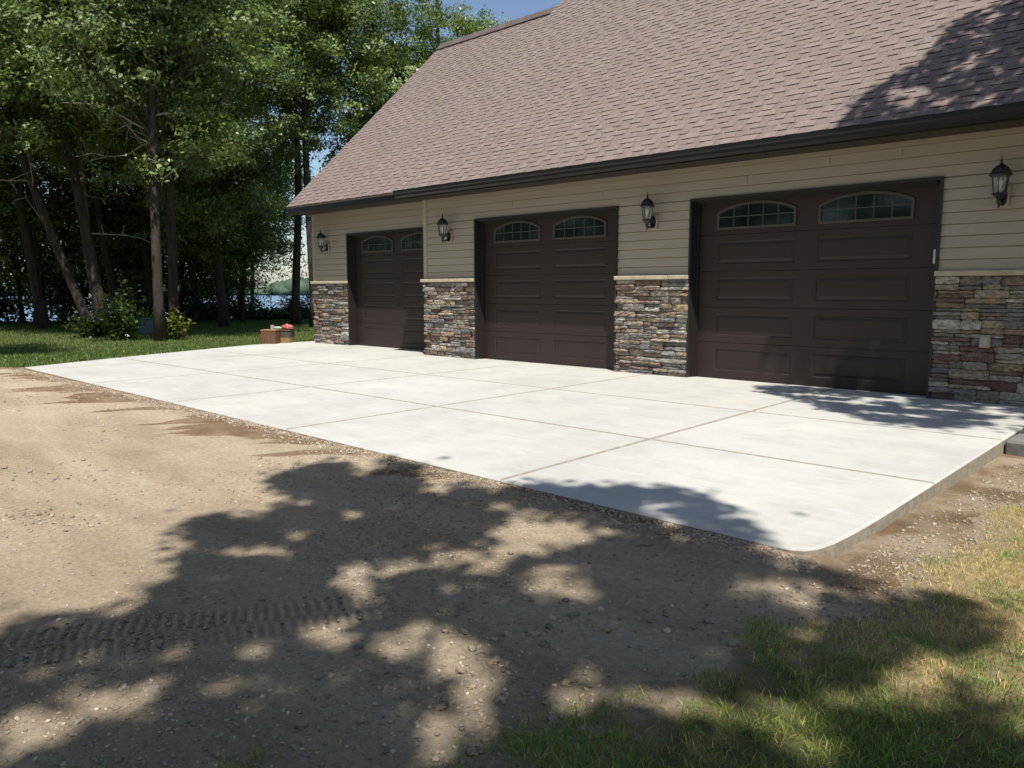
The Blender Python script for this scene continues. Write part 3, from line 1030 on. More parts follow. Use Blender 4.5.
# ------------------------------------------------------------------ wall lanterns
def lantern_parts(root):
    # local frame: wall plane at y=0, lamp towards -y, z=0 at the bottom of the tail
    mb = MB(); mb.bbox(-0.062, 0.062, -0.030, -0.001, 0.02, 0.24, 0.008); mb.build('mounting_block', M['trim'], root)
    mb = MB()
    pts = [(0.045 * math.sin(t), 0.13 + 0.095 * math.cos(t)) for t in np.linspace(0, 2 * math.pi, 20, endpoint=False)]
    mb.prism(pts, 'y', -0.052, -0.031); mb.build('back_plate', M['lantern'], root, fix=True)
    mb = MB()
    mb.tube([(0, -0.05, 0.10), (0, -0.10, 0.055), (0, -0.16, 0.045), (0, -0.195, 0.075), (0, -0.2, 0.12)], [0.016, 0.014, 0.013, 0.014, 0.018], 10)
    mb.tube([(0, -0.05, 0.17), (0, -0.085, 0.19), (0, -0.12, 0.165), (0, -0.11, 0.13)], [0.010, 0.009, 0.008, 0.006], 8)
    mb.build('arm', M['lantern'], root, smooth=True)
    c = (0, -0.2, 0)
    mb = MB(); mb.lathe([(0.0, 0.0), (0.010, 0.008), (0.014, 0.02), (0.008, 0.035), (0.02, 0.05), (0.026, 0.075), (0.018, 0.095), (0.045, 0.125), (0.062, 0.145), (0.078, 0.150), (0.078, 0.160), (0.0, 0.162)], 16, c)
    mb.build('lamp_base', M['lantern'], root, smooth=False)
    mb = MB(); mb.lathe([(0.056, 0.163), (0.080, 0.345)], 6, c); mb.build('lamp_glass', M['lampglass'], root)
    cage = MB()
    for k in range(6):
        an = 2 * math.pi * (k + 0.5) / 6
        cage.tube([(c[0] + 0.060 * math.cos(an), c[1] + 0.060 * math.sin(an), 0.160), (c[0] + 0.086 * math.cos(an), c[1] + 0.086 * math.sin(an), 0.347)], 0.0055, 6)
    cage.build('lamp_cage', M['lantern'], root)
    mb = MB(); mb.lathe([(0.0, 0.345), (0.108, 0.345), (0.112, 0.352), (0.112, 0.362), (0.098, 0.378), (0.094, 0.395), (0.078, 0.424), (0.052, 0.450), (0.024, 0.466), (0.016, 0.472), (0.018, 0.480), (0.010, 0.488), (0.010, 0.496), (0.012, 0.502), (0.006, 0.53), (0.0015, 0.565)], 12, c)
    mb.build('lamp_roof', M['lantern'], root)
    mb = MB(); mb.lathe([(0.0, 0.165), (0.017, 0.165), (0.017, 0.225), (0.012, 0.23), (0.020, 0.25), (0.024, 0.275), (0.018, 0.30), (0.006, 0.325), (0.0, 0.33)], 12, c)
    mb.build('bulb', M['bulb'], root, smooth=True)

lan = [(-6.13, W, 'black wall lantern on the siding between the middle and nearest garage doors'),
       (-1.875, W, 'black wall lantern at the right end, on the siding right of the nearest garage door'),
       (-10.42, W, 'black wall lantern beside the corner board, between the far recessed door and the middle door'),
       (-15.05, W1, 'black wall lantern left of the far recessed garage door, at the building corner')]
first = None
for (x, y, lb) in lan:
    if first is None:
        first = empty('wall_lantern', (x, y - 0.022, 2.045), lb, 'wall lamp', 'black lanterns on the garage wall')
        first.scale = (0.93, 0.93, 0.94)
        lantern_parts(first)
    else:
        r = first.copy(); COL.objects.link(r); r.location = (x, y - 0.022, 2.045); r['label'] = lb
        for ch in list(first.children):
            c = ch.copy(); COL.objects.link(c); c.parent = r

# outlet cover on the right pier
ob = empty('outlet_cover', (-1.93, W - 0.088, 0.60), 'small beige outlet cover on the stone veneer right of the nearest door', 'outlet cover')
mb = MB(); mb.bbox(-0.048, 0.048, -0.035, 0.03, 0, 0.135, 0.008); mb.build('housing', M['cover'], ob)
mb = MB(); mb.bbox(-0.040, 0.040, -0.048, -0.036, 0.012, 0.122, 0.006); mb.build('lid', M['cover'], ob)

# ------------------------------------------------------------------ wooden boxes at the far edge of the pad
def planked_box(x0, x1, y0, y1, z0, z1, n, mi=0):
    mb = MB()
    return mb
bx = empty('wooden_crate', (-16.15, 9.09, -0.02), 'upright brown wooden crate with a pale top at the grassy far edge of the pad', 'crate', rz=math.radians(40))
bx.scale = (0.82, 0.85, 0.88)
mb = MB()
for k in range(3):
    mb.bbox(-0.19 + 0.128 * k, -0.066 + 0.128 * k, -0.17, -0.15, 0.0, 0.36, 0.004)
    mb.bbox(-0.19 + 0.128 * k, -0.066 + 0.128 * k, 0.15, 0.17, 0.0, 0.36, 0.004)
for sx in (-1, 1):
    for k in range(3):
        mb.bbox(min(sx * 0.192, sx * 0.212), max(sx * 0.192, sx * 0.212), -0.17 + 0.114 * k, -0.06 + 0.114 * k, 0.0, 0.36, 0.004)
mb.build('side_boards', M['timber'], bx)
mb = MB()
mb.bbox(-0.22, 0.22, -0.18, 0.18, 0.362, 0.388, 0.006)
mb.build('lid', M['timber_pale'], bx)
b2 = empty('wooden_box', (-16.28, 9.46, -0.02), 'low wooden box with shade coloured into its upper half, holding small pink things, nearest the house corner', 'wooden box', rz=math.radians(40))
mb = MB()
mb.bbox(-0.24, 0.24, -0.17, 0.17, 0.0, 0.15, 0.006); mb.build('lower_board', M['timber_pale'], b2)
mb = MB()
mb.bbox(-0.245, 0.245, -0.175, 0.175, 0.152, 0.30, 0.006); mb.build('upper_board', M['timber_dark'], b2)  # dark timber colour stands in for shade on the upper half
mb = MB()
mb.bbox(-0.25, 0.25, -0.19, 0.19, 0.302, 0.325, 0.005); mb.build('rim', M['timber'], b2)
# crumpled pink gloves: a lumpy cloth shape
def lump(name, loc, size, mat, label, cat, seed, sub=3):
    import bmesh
    bm = bmesh.new()
    bmesh.ops.create_icosphere(bm, subdivisions=sub, radius=1.0)
    r = np.random.default_rng(seed)
    ph = r.random(6) * 6
    for v in bm.verts:
        c = v.co
        k = 1 + 0.22 * math.sin(4 * c.x + ph[0]) * math.cos(5 * c.y + ph[1]) + 0.12 * math.sin(9 * c.z + 7 * c.x + ph[2])
        v.co = Vector((c.x * size[0] * k, c.y * size[1] * k, max(c.z, -0.6) * size[2] * k))
    me = bpy.data.meshes.new(name); bm.to_mesh(me); bm.free()
    o = link_mesh(name, me, mat, smooth=True)
    o.location = loc
    tag(o, label, cat)
    return o
lump('cloth', (-16.18, 9.55, 0.355), (0.15, 0.11, 0.075), M['pink'], 'crumpled pinkish red cloth on top of the low wooden box', 'cloth', 3)
cu = empty('cup', (-16.41, 9.29, 0.306), 'small pale pink cup on the left end of the low wooden box', 'cup')
mb = MB(); mb.lathe([(0.0, 0.0), (0.036, 0.0), (0.048, 0.10), (0.044, 0.10), (0.033, 0.008), (0.0, 0.008)], 14); mb.build('cup_body', M['pale_pink'], cu, smooth=False)
bo = empty('bottle', (-16.29, 9.37, 0.345), 'pale green bottle lying between the pink cup and the red cloth', 'bottle', rz=0.9)
mb = MB()
mb.tube([(-0.09, 0, 0), (-0.085, 0, 0), (0.04, 0, 0), (0.07, 0, 0), (0.085, 0, 0)], [0.022, 0.032, 0.032, 0.016, 0.012], 12)
mb.build('bottle_body', M['pale_green'], bo, smooth=False)
mb = MB(); mb.tube([(0.086, 0, 0), (0.11, 0, 0)], 0.014, 10); mb.build('cap', M['white'], bo)

# ------------------------------------------------------------------ vegetation
def leaf_quads(P, Nrm, size, rng, aspect=0.55):
    n = len(P)
    r = rng.normal(size=(n, 3))
    a = np.cross(Nrm, r); a /= np.linalg.norm(a, axis=1, keepdims=True) + 1e-9
    b_ = np.cross(Nrm, a)
    s = (size * (0.65 + 0.7 * rng.random(n)))[:, None]
    a = a * s * 0.5; b_ = b_ * s * 0.5 * aspect
    V = np.stack([P - a, P - a * 0.1 + b_, P + a, P - a * 0.1 - b_], 1).reshape(-1, 3)
    Q = np.arange(4 * n).reshape(n, 4)
    return V, Q

def leaf_cols(n, rng, base=(0.108, 0.162, 0.055), yellow=(0.26, 0.30, 0.11), dead=0.0):
    t = rng.random(n)[:, None] ** 1.6
    c = np.array(base) * (1 - t) + np.array(yellow) * t
    c = c * (0.7 + 0.6 * rng.random(n)[:, None])
    if dead > 0:
        m_ = rng.random(n) < dead
        c[m_] = np.array((0.16, 0.12, 0.07)) * (0.6 + 0.7 * rng.random((m_.sum(), 1)))
    return c

def crown_template(name, seed, rx, rz, nclump, per, leaf=0.13, shape='oval', base=(0.108, 0.162, 0.055), yellow=(0.26, 0.30, 0.11), dead=0.0):
    """leafy crown centred on its base point (z from 0 to 2*rz); returns mesh and clump centres"""
    rng = np.random.default_rng(seed)
    cs, rs = [], []
    while len(cs) < nclump:
        d = rng.normal(size=3); d /= np.linalg.norm(d)
        rr = rng.random() ** 0.42
        c = np.array([d[0] * rx * rr, d[1] * rx * rr, rz + d[2] * rz * rr])
        k = 1.0
        if shape == 'tall':
            k = 1.0 - 0.35 * abs(c[2] / (2 * rz) - 0.45)
        c[:2] *= k * (0.8 + 0.4 * rng.random())
        cs.append(c); rs.append(0.55 + 0.75 * rng.random() ** 1.5)
    P, Nn, Cc = [], [], []
    for c, r in zip(cs, rs):
        nsp = int(9 + 13 * r * r)
        sd = rng.normal(size=(nsp, 3)); sd /= np.linalg.norm(sd, axis=1, keepdims=True)
        sprig = c + sd * (r * rng.random(nsp)[:, None] ** 0.45) * np.array([1, 1, 0.62])
        sn = np.array([0, 0, 0.55]) + (sprig - c) / r * 0.9 + rng.normal(size=sprig.shape) * 0.4
        sn /= np.linalg.norm(sn, axis=1, keepdims=True)
        k = int(per * r * r / nsp) + 4
        pp = np.repeat(sprig, k, 0) + rng.normal(size=(nsp * k, 3)) * np.array([0.16, 0.16, 0.085])
        nn = np.repeat(sn, k, 0) + rng.normal(size=pp.shape) * 0.33
        P.append(pp); Nn.append(nn)
        cc = leaf_cols(len(pp), rng, base, yellow, dead) * (0.75 + 0.5 * rng.random())
        Cc.append(cc)
    P = np.concatenate(P); Nn = np.concatenate(Nn); Cc = np.concatenate(Cc)
    Nn /= np.linalg.norm(Nn, axis=1, keepdims=True)
    V, Q = leaf_quads(P, Nn, leaf, rng)
    me = np_mesh(name, V, Q, Cc)
    me.materials.append(M['leaf'])
    return me, np.array(cs)

CT = {
    'a': crown_template('crown_a', 1, 3.2, 5.6, 104, 470, 0.122, 'tall'),
    'b': crown_template('crown_b', 2, 2.9, 5.0, 88, 460, 0.122, 'tall', dead=0.04),
    'c': crown_template('crown_c', 3, 3.6, 4.6, 104, 470, 0.126, base=(0.098, 0.155, 0.057)),
    'd': crown_template('crown_d', 4, 2.4, 2.6, 56, 330, 0.115, base=(0.098, 0.155, 0.057)),
    'e': crown_template('crown_e', 6, 2.5, 2.6, 46, 170, 0.12, base=(0.060, 0.098, 0.038)),
    'y': crown_template('crown_y', 5, 3.4, 4.4, 108, 520, 0.116, base=(0.115, 0.168, 0.042), yellow=(0.25, 0.29, 0.075)),
}
BARK = (0.058, 0.049, 0.040)

def tree(label, x, y, height, cz, crown, lean=0.0, leany=0.0, r=0.17, cs=1.0, rot=0.0, seed=0, limbs=26, name='tree', group='trees between the garage and the lake', bark=BARK, z0=None, dead_twigs=0, wob=0.10, csz=None):
    """lean: sideways drift to image-left per metre of height (metres)"""
    rng = np.random.default_rng(900 + seed)
    z0 = float(ground_z(x, y)) - 0.05 if z0 is None else z0
    root = empty(name, (x, y, z0), label, 'tree', group)
    lx, ly = -0.729 * lean, -0.684 * lean
    def axis_pt(h):
        t = h / height
        bend = h * (1 - 0.25 * t)
        return np.array([lx * bend + wob * math.sin(0.55 * h + seed), ly * bend + leany * h + wob * math.cos(0.48 * h + seed * 2), h])
    mb = MB()
    hs = np.linspace(0, height * 0.93, 15)
    rad = [r * 0.78 * (1.35 if h == 0 else 1.0) * (1 - 0.85 * (h / height)) + 0.012 for h in hs]
    mb.tube([axis_pt(h) for h in hs], rad, 12, bark)
    me, cc = CT[crown]
    top = axis_pt(cz + 2.0)
    off = np.array([top[0], top[1], cz])
    cr, sr = math.cos(rot), math.sin(rot)
    csz = cs if csz is None else csz
    for k in rng.choice(len(cc), min(limbs, len(cc)), replace=False):
        c = cc[k]
        p = np.array([c[0] * cr - c[1] * sr, c[0] * sr + c[1] * cr, 0]) * cs + np.array([0, 0, c[2] * csz]) + off
        hb = max(cz * 0.75, min(p[2] - 0.55 * math.hypot(p[0] - off[0], p[1] - off[1]) - 0.3, height * 0.88))
        s_ = axis_pt(hb)
        mid = s_ * 0.45 + p * 0.55 + np.array([0, 0, 0.28]) + rng.normal(size=3) * 0.12
        r0 = 0.4 * r * (1 - 0.6 * hb / height)
        mb.tube([s_, s_ * 0.75 + mid * 0.25 + rng.normal(size=3) * 0.05, mid, p], [r0, r0 * 0.8, r0 * 0.5, 0.01], 6, bark)
        for q_ in range(2):
            e = mid + (p - mid) * 0.3 + rng.normal(size=3) * 0.55
            mb.tube([mid, (mid + e) / 2 + rng.normal(size=3) * 0.08, e], [r0 * 0.35, r0 * 0.22, 0.006], 5, bark)
    for k in range(dead_twigs):
        hb = 3.0 + (height * 0.5) * rng.random()
        s_ = axis_pt(hb)
        d = rng.normal(size=3); d[2] = abs(d[2]) * 0.3; d /= np.linalg.norm(d)
        ln = 0.9 + 1.5 * rng.random()
        pts = [s_]
        for q_ in range(4):
            d = d + rng.normal(size=3) * 0.28; d /= np.linalg.norm(d)
            pts.append(pts[-1] + d * ln / 4)
        mb.tube(pts, [0.03, 0.024, 0.017, 0.011, 0.005], 5, (0.33, 0.29, 0.25))
        for q_ in range(3):
            j = rng.integers(1, 4)
            e = pts[j] + rng.normal(size=3) * 0.35
            mb.tube([pts[j], (pts[j] + e) / 2 + rng.normal(size=3) * 0.05, e], [0.013, 0.009, 0.004], 4, (0.33, 0.29, 0.25))
    mb.build('trunk', M['bark'], root, smooth=True)
    c = bpy.data.objects.new('crown', me)
    COL.objects.link(c); c.parent = root
    c.location = tuple(off); c.rotation_euler = (0, 0, rot); c.scale = (cs, cs, csz)
    return root

T = tree
T('straight grey trunk tree in front, right of the leafy shrub at the pad edge', -20.8, 8.5, 16, 4.1, 'a', -0.02, 0, 0.16, 1.0, 0.3, 1, dead_twigs=8, wob=0.04)
T('leaning tree, middle of the leaning clump left of the leafy shrub', -24.6, 8.5, 16, 4.6, 'b', 0.17, 0, 0.20, 1.0, 1.3, 2, dead_twigs=10)
T('most strongly leaning tree, left trunk of the leaning clump', -25.0, 8.15, 14, 6.0, 'b', 0.33, 0, 0.17, 0.9, 2.2, 3, dead_twigs=8)
T('pale nearly upright tree, right trunk of the leaning clump left of the shrub', -25.4, 8.72, 17, 4.9, 'a', 0.09, 0, 0.19, 1.0, 4.0, 4, dead_twigs=22, bark=(0.135, 0.115, 0.09))
T('dark leaning tree in the shade at the left, beyond the leaning clump', -30.5, 8.6, 15, 4.6, 'c', 0.20, 0, 0.22, 1.0, 0.9, 5)
T('dark upright forked tree at the far left of the grove', -33.5, 9.1, 16, 4.5, 'a', -0.02, 0, 0.24, 1.05, 5.0, 6)
T('slim tree behind the leafy shrub, lit in patches', -29.5, 10.6, 15, 4.8, 'b', 0.10, 0, 0.15, 1.0, 3.0, 7)
T('dark straight tree just right of and behind the front grey trunk', -22.6, 9.7, 15, 4.2, 'c', 0.0, 0, 0.17, 0.92, 1.9, 8)
T('dark tree standing close against the left corner of the garage', -24.6, 15.55, 15, 6.2, 'a', 0.0, 0, 0.19, 0.95, 2.7, 9)
T('dense green tree right of the front trunk, reaching low over the lawn', -26.9, 13.3, 15, 2.4, 'c', 0.0, 0, 0.19, 0.95, 0.5, 10)
T('tall bright tree left of the garage roof edge', -27.2, 16.6, 18, 6.6, 'y', 0.0, 0, 0.2, 1.0, 1.1, 11)
T('tall tree rising behind the lower roof of the garage, left one', -24.6, 18.6, 18, 3.6, 'a', 0.0, 0, 0.2, 1.05, 4.4, 12)
T('bright leafy tree rising behind the lower roof ridge, middle one', -25.0, 22.0, 16, 5.0, 'y', 0.0, 0, 0.2, 0.92, 2.0, 13)
T('bright tree behind the garage nearest the patch of open sky', -25.7, 28.9, 12.5, 5.4, 'y', 0.0, 0, 0.2, 0.80, 3.3, 14, csz=0.93)
T('leafy tree with bright hanging foliage at the upper left edge', -17.2, 2.1, 11, 3.9, 'y', 0.0, 0, 0.17, 0.62, 0.2, 15)
T('tall tree deep in the grove between the leaning clump and the front trunk', -30.6, 12.2, 17, 4.5, 'c', 0.0, 0, 0.2, 1.05, 0.7, 16)
T('shaded tree far back at the left end of the grove', -36.5, 7.0, 16, 4.0, 'c', 0.0, 0, 0.2, 1.05, 2.9, 17)
T('slender dark tree near the shore, left of the lake opening', -33.5, 18.0, 12, 3.4, 'd', 0.02, 0, 0.11, 1.15, 1.7, 18)
T('thin dark tree near the shore behind the front grey trunk', -33.4, 14.6, 12, 2.9, 'd', -0.02, 0, 0.12, 1.2, 0.1, 19)
T('thin shore tree seen between the front trunk and the lake opening', -33.0, 16.5, 12, 2.6, 'd', 0.01, 0, 0.10, 1.2, 3.7, 20)
T('short bushy tree by the shore behind the leaning clump', -35.5, 11.9, 9, 1.4, 'e', 0.0, 0, 0.12, 1.25, 2.5, 21)
T('short bushy tree by the shore at the left edge', -37.0, 9.4, 9, 1.1, 'e', 0.0, 0, 0.12, 1.3, 5.5, 22)
T('low bushy tree by the shore behind the slim patch-lit tree', -34.4, 13.4, 9, 1.3, 'e', 0.0, 0, 0.12, 1.2, 4.5, 23)
T('low overhanging tree at the left side of the lake opening', -29.7, 15.6, 8, 1.7, 'd', 0.0, 0, 0.10, 0.9, 0.8, 24)

for i, (x, y, cz_, sc) in enumerate([(-33.0, 6.2, 0.8, 1.1), (-36.2, 8.1, 0.5, 1.3), (-34.0, 10.6, 0.5, 1.05), (-36.6, 11.0, 0.7, 1.3), (-32.6, 12.6, 0.4, 0.95), (-35.8, 13.4, 0.6, 1.3), (-31.6, 14.4, 0.5, 0.85), (-34.6, 15.6, 0.5, 1.2), (-30.9, 15.3, 0.5, 0.75), (-33.0, 17.2, 0.35, 0.85), (-38.5, 6.5, 0.6, 1.4)]):
    T('low bushy tree in the dark line of undergrowth along the lake shore', x, y, 6.5 * sc, cz_, 'e', 0.0, 0, 0.09, sc, i * 1.3, 40 + i, limbs=14, group='low bushy trees along the lake shore')
for i, (x, y) in enumerate([(-14, -13), (-8.5, -12), (-3, -12.5), (2.5, -11.5), (8, -9), (-19.5, -12), (11, -2), (-24, -9), (-28, -3), (-22, -16), (-31, -11)]):  # unseen trees added to darken the door glass and the facade's ambient light
    T('unseen leafy tree added behind the camera to darken the window reflections', x, y, 14 + (i % 3), 1.5, ('c', 'a', 'c')[i % 3], 0.0, 0, 0.2, 1.15, i * 1.1, 60 + i, limbs=12, group='trees across the drive')

# shrub at the foot of the grove
def bush(label, x, y, h, w_, n, name, seed, base, yellow, leaf=0.11, cat='shrub', group=None):
    rng = np.random.default_rng(seed)
    root = empty(name, (x, y, float(ground_z(x, y))), label, cat, group)
    mb = MB(); P = []
    for k in range(22):
        an = rng.random() * 6.28
        rr = w_ * 0.5 * rng.random() ** 0.6
        hh = h * (0.45 + 0.55 * rng.random()) * (1 - 0.35 * (rr / (w_ * 0.5)))
        e = np.array([rr * math.cos(an), rr * math.sin(an), hh])
        m_ = e * np.array([0.35, 0.35, 0.55]) + rng.normal(size=3) * 0.05
        mb.tube([(0.04 * math.cos(an), 0.04 * math.sin(an), 0), m_, e], [0.014, 0.010, 0.004], 5, BARK)
        for t in np.linspace(0.15, 1.05, 9):
            P.append((1 - t) ** 2 * np.zeros(3) + 2 * t * (1 - t) * m_ + t * t * e)
    P = np.array(P)
    k = n // len(P) + 1
    pp = np.repeat(P, k, 0) + rng.normal(size=(len(P) * k, 3)) * np.array([0.13, 0.13, 0.09])
    pp = pp[pp[:, 2] > 0.02]
    nn = np.array([0, 0, 0.8]) + rng.normal(size=pp.shape) * 0.55
    nn /= np.linalg.norm(nn, axis=1, keepdims=True)
    V, Q = leaf_quads(pp, nn, leaf, rng, 0.62)
    mb.build('stems', M['bark'], root)
    me = np_mesh('foliage', V, Q, leaf_cols(len(pp), rng, base, yellow))
    link_mesh('foliage', me, M['leaf_shrub'], root)
bush('leafy light green shrub at the foot of the leaning trees', -21.9, 7.95, 1.75, 1.35, 1900, 'shrub', 51, (0.05, 0.088, 0.026), (0.125, 0.16, 0.05))
bush('small yellow-green sapling at the foot of the front grey trunk', -20.9, 8.95, 0.95, 0.75, 420, 'sapling', 52, (0.10, 0.13, 0.02), (0.18, 0.18, 0.04))
bush('dark low bush below the lake opening beside the garage corner tree', -33.3, 20.3, 1.5, 2.6, 2200, 'bush', 53, (0.03, 0.05, 0.018), (0.05, 0.07, 0.02))
bush('shaded low bush left of the leaning clump', -23.7, 7.7, 0.7, 1.4, 1200, 'bush', 54, (0.035, 0.06, 0.018), (0.07, 0.09, 0.03))

# shore brush reads as one mass
rng = np.random.default_rng(77)
P = []
for k in range(460):
    along = rng.uniform(-26, 34)
    u = 38.2 + rng.uniform(-1.0, 2.2)
    # local frame: u axis (-0.906, 0.42), along axis (0.42, 0.906)
    x, y = -0.906 * u + 0.42 * along, 0.42 * u + 0.906 * along
    hh = rng.uniform(0.5, 1.5) if along < 2.2 else rng.uniform(0.2, 0.55)
    if along < -1: hh *= 2.3
    c = np.array([x, y, float(ground_z(x, y)) + hh * 0.5])
    m_ = 190
    d = rng.normal(size=(m_, 3)); d /= np.linalg.norm(d, axis=1, keepdims=True)
    P.append(c + d * rng.random((m_, 1)) ** 0.4 * np.array([0.9, 0.9, hh * 0.6]))
P = np.concatenate(P)
nn = np.array([0, 0, 0.6]) + rng.normal(size=P.shape) * 0.6
nn /= np.linalg.norm(nn, axis=1, keepdims=True)
V, Q = leaf_quads(P, nn, 0.17, rng)
o = link_mesh('shore_brush', np_mesh('shore_brush', V, Q, leaf_cols(len(P), rng, (0.035, 0.06, 0.02), (0.07, 0.09, 0.03))), M['leaf'])
tag(o, kind='stuff')

# far shore wood across the lake
import bmesh
bm = bmesh.new(); bmesh.ops.create_icosphere(bm, subdivisions=2, radius=1.0)
tv = np.array([v.co[:] for v in bm.verts]); tf = np.array([[v.index for v in f.verts] for f in bm.faces]); bm.free()
V, Q = [], []
k = 0
for i in range(900):
    an = math.radians(rng.uniform(105, 200))
    d = 560 + rng.uniform(0, 60)
    hh = rng.uniform(4.0, 6.0) + 2.0 * math.sin(an * 23) + 1.2 * math.sin(an * 61)
    c = np.array([math.cos(an) * d, math.sin(an) * d, -2.0 + hh * 0.75])
    s = np.array([rng.uniform(4, 9), rng.uniform(4, 9), hh])
    V.append(tv * s * (1 + 0.25 * rng.normal(size=(len(tv), 1)) * 0.6) + c); Q.append(tf + k * len(tv)); k += 1
o = link_mesh('far_shore_woods', np_mesh('far_shore_woods', np.concatenate(V), np.concatenate(Q)), M['far'])
tag(o, kind='stuff')

# half-hidden bin and a bench by the shore
bn = empty('storage_bin', (-25.0, 9.75, -0.14), 'faded grey plastic bin half hidden behind the shrub and the front trunk', 'bin')
mb = MB(); mb.bbox(-0.3, 0.3, -0.22, 0.22, 0.0, 0.46, 0.02); mb.build('bin_body', M['greyblue'], bn)
mb = MB(); mb.bbox(-0.32, 0.32, -0.24, 0.24, 0.462, 0.50, 0.012); mb.build('lid', M['greyblue'], bn)
be = empty('bench', (-33.6, 18.75, float(ground_z(-33.6, 18.75))), 'low weathered bench at the lawn edge facing the lake', 'bench', rz=math.radians(52))
mb = MB()
for k in range(3): mb.bbox(-0.75, 0.75, -0.2 + 0.14 * k, -0.08 + 0.14 * k, 0.40, 0.44, 0.005)
mb.build('seat', M['ledge'], be)
for sx in (-0.55, 0.55):
    mb = MB(); mb.bbox(sx - 0.05, sx + 0.05, -0.16, 0.16, 0.0, 0.399, 0.005); mb.build('leg', M['timber_dark'], be)

# ------------------------------------------------------------------ shade trees beside and behind the camera
def inside_poly(x, y, poly):
    r = np.zeros(len(x), bool)
    n = len(poly)
    for i in range(n):
        (x0, y0), (x1, y1) = poly[i], poly[(i + 1) % n]
        c = ((y0 > y) != (y1 > y)) & (x < (x1 - x0) * (y - y0) / (y1 - y0 + 1e-12) + x0)
        r ^= c
    return r

def shade_tree(name, label, root_xy, height, r, specs, seed):
    """a broad tree whose leaf masses overhang given stretches of ground; specs: (points on the shaded surface, low, high)"""
    rng = np.random.default_rng(seed)
    root = empty(name, (root_xy[0], root_xy[1], -0.15), label, 'tree', 'trees shading the driveway')
    S = np.array(SUN)
    P = []
    for (pts, lo, hi) in specs:
        h = rng.uniform(lo, hi, len(pts))
        P.append(pts + S[None, :] * ((h - pts[:, 2]) / S[2])[:, None])
    P = np.concatenate(P)
    P = P + rng.normal(size=P.shape) * np.where(rng.random((len(P), 1)) < 0.16, 0.11, 0.04)
    P = P - np.array([root_xy[0], root_xy[1], -0.15])
    nn = np.array([0, 0, 0.9]) + rng.normal(size=P.shape) * 0.45
    nn /= np.linalg.norm(nn, axis=1, keepdims=True)
    V, Q = leaf_quads(P, nn, 0.115, rng, 0.62)
    me = np_mesh('crown', V, Q, leaf_cols(len(P), rng))
    mb = MB()
    cz = P.mean(0)
    mb.tube([(0, 0, 0), (0.05, 0.02, 1.5), (cz[0] * 0.12, cz[1] * 0.12, 4.0), (cz[0] * 0.45, cz[1] * 0.45, cz[2] * 0.8), (cz[0] * 0.8, cz[1] * 0.8, cz[2])], [r * 1.3, r, r * 0.8, r * 0.5, r * 0.2], 12, BARK)
    for k in rng.choice(len(P), 26, replace=False):
        s_ = np.array([cz[0] * 0.3, cz[1] * 0.3, 5.0 + rng.random()])
        e = P[k]
        m_ = s_ * 0.5 + e * 0.5 + rng.normal(size=3) * 0.2
        mb.tube([s_, m_, e], [r * 0.22, r * 0.11, 0.008], 6, BARK)
    mb.build('trunk', M['bark'], root, smooth=True)
    link_mesh('crown', me, M['leaf'], root)
    return root

def sample_ground(poly, gaps, n, rng, z=-0.09, nscale=3.0, thr=0.40, seed=1):
    xs = [p[0] for p in poly]; ys = [p[1] for p in poly]
    x = rng.uniform(min(xs), max(xs), n * 3); y = rng.uniform(min(ys), max(ys), n * 3)
    jx = x + 0.13 * (fbm(x, y, 6.0, 201, 4) - 0.5); jy = y + 0.13 * (fbm(x, y, 3.2, 231, 3) - 0.5)
    ok = inside_poly(jx, jy, poly)
    for (gx, gy, ux, uy, vx, vy) in gaps:      # openings between the leaf masses, thinning out towards their rims
        dx, dy = jx - gx, jy - gy
        det = ux * vy - uy * vx
        d2 = 0.80 * ((dx * vy - dy * vx) / det) ** 2 + 0.80 * ((ux * dy - uy * dx) / det) ** 2
        ok &= rng.random(len(x)) < sstep(0.75, 1.9, d2)
    ok &= fbm(x, y, nscale, 300 + seed, 3) > thr
    x, y = x[ok][:n], y[ok][:n]
    return np.stack([x, y, np.full(len(x), z)], -1)

rng = np.random.default_rng(17)
FG = [(-3.24, 0.68), (-3.39, 0.78), (-3.41, 0.89), (-3.18, 0.92), (-3.14, 0.99), (-3.09, 1.09), (-3.27, 1.24), (-3.4, 1.35), (-3.43, 1.5), (-3.65, 1.57), (-3.75, 1.68), (-4.05, 1.74), (-4.26, 1.85), (-4.27, 2.0), (-3.97, 2.06), (-4.11, 2.3), (-4.22, 2.47), (-4.49, 2.55), (-4.67, 2.6), (-4.79, 2.81), (-4.79, 3.05), (-4.66, 3.18), (-4.44, 3.09), (-4.49, 3.26), (-4.39, 3.4), (-4.12, 3.36), (-3.82, 3.11), (-3.55, 2.97), (-3.45, 3.07), (-3.47, 3.3), (-3.21, 3.31), (-3.14, 3.51), (-2.95, 3.58), (-2.78, 3.75), (-2.61, 3.94), (-2.4, 4.06), (-2.24, 4.04), (-2.0, 3.86), (-1.8, 3.66), (-1.68, 3.5), (-1.52, 3.4), (-1.33, 3.42), (-1.2, 3.4), (-1.07, 3.25), (-1.0, 3.1), (-0.93, 2.9), (-0.8, 2.82), (-0.7, 2.7), (-0.52, 2.68), (-0.42, 2.55), (-0.2, 2.45), (0.8, 2.2), (1.2, 0.5), (0.8, -1.2), (-2.5, -1.2), (-3.3, 0.2)]
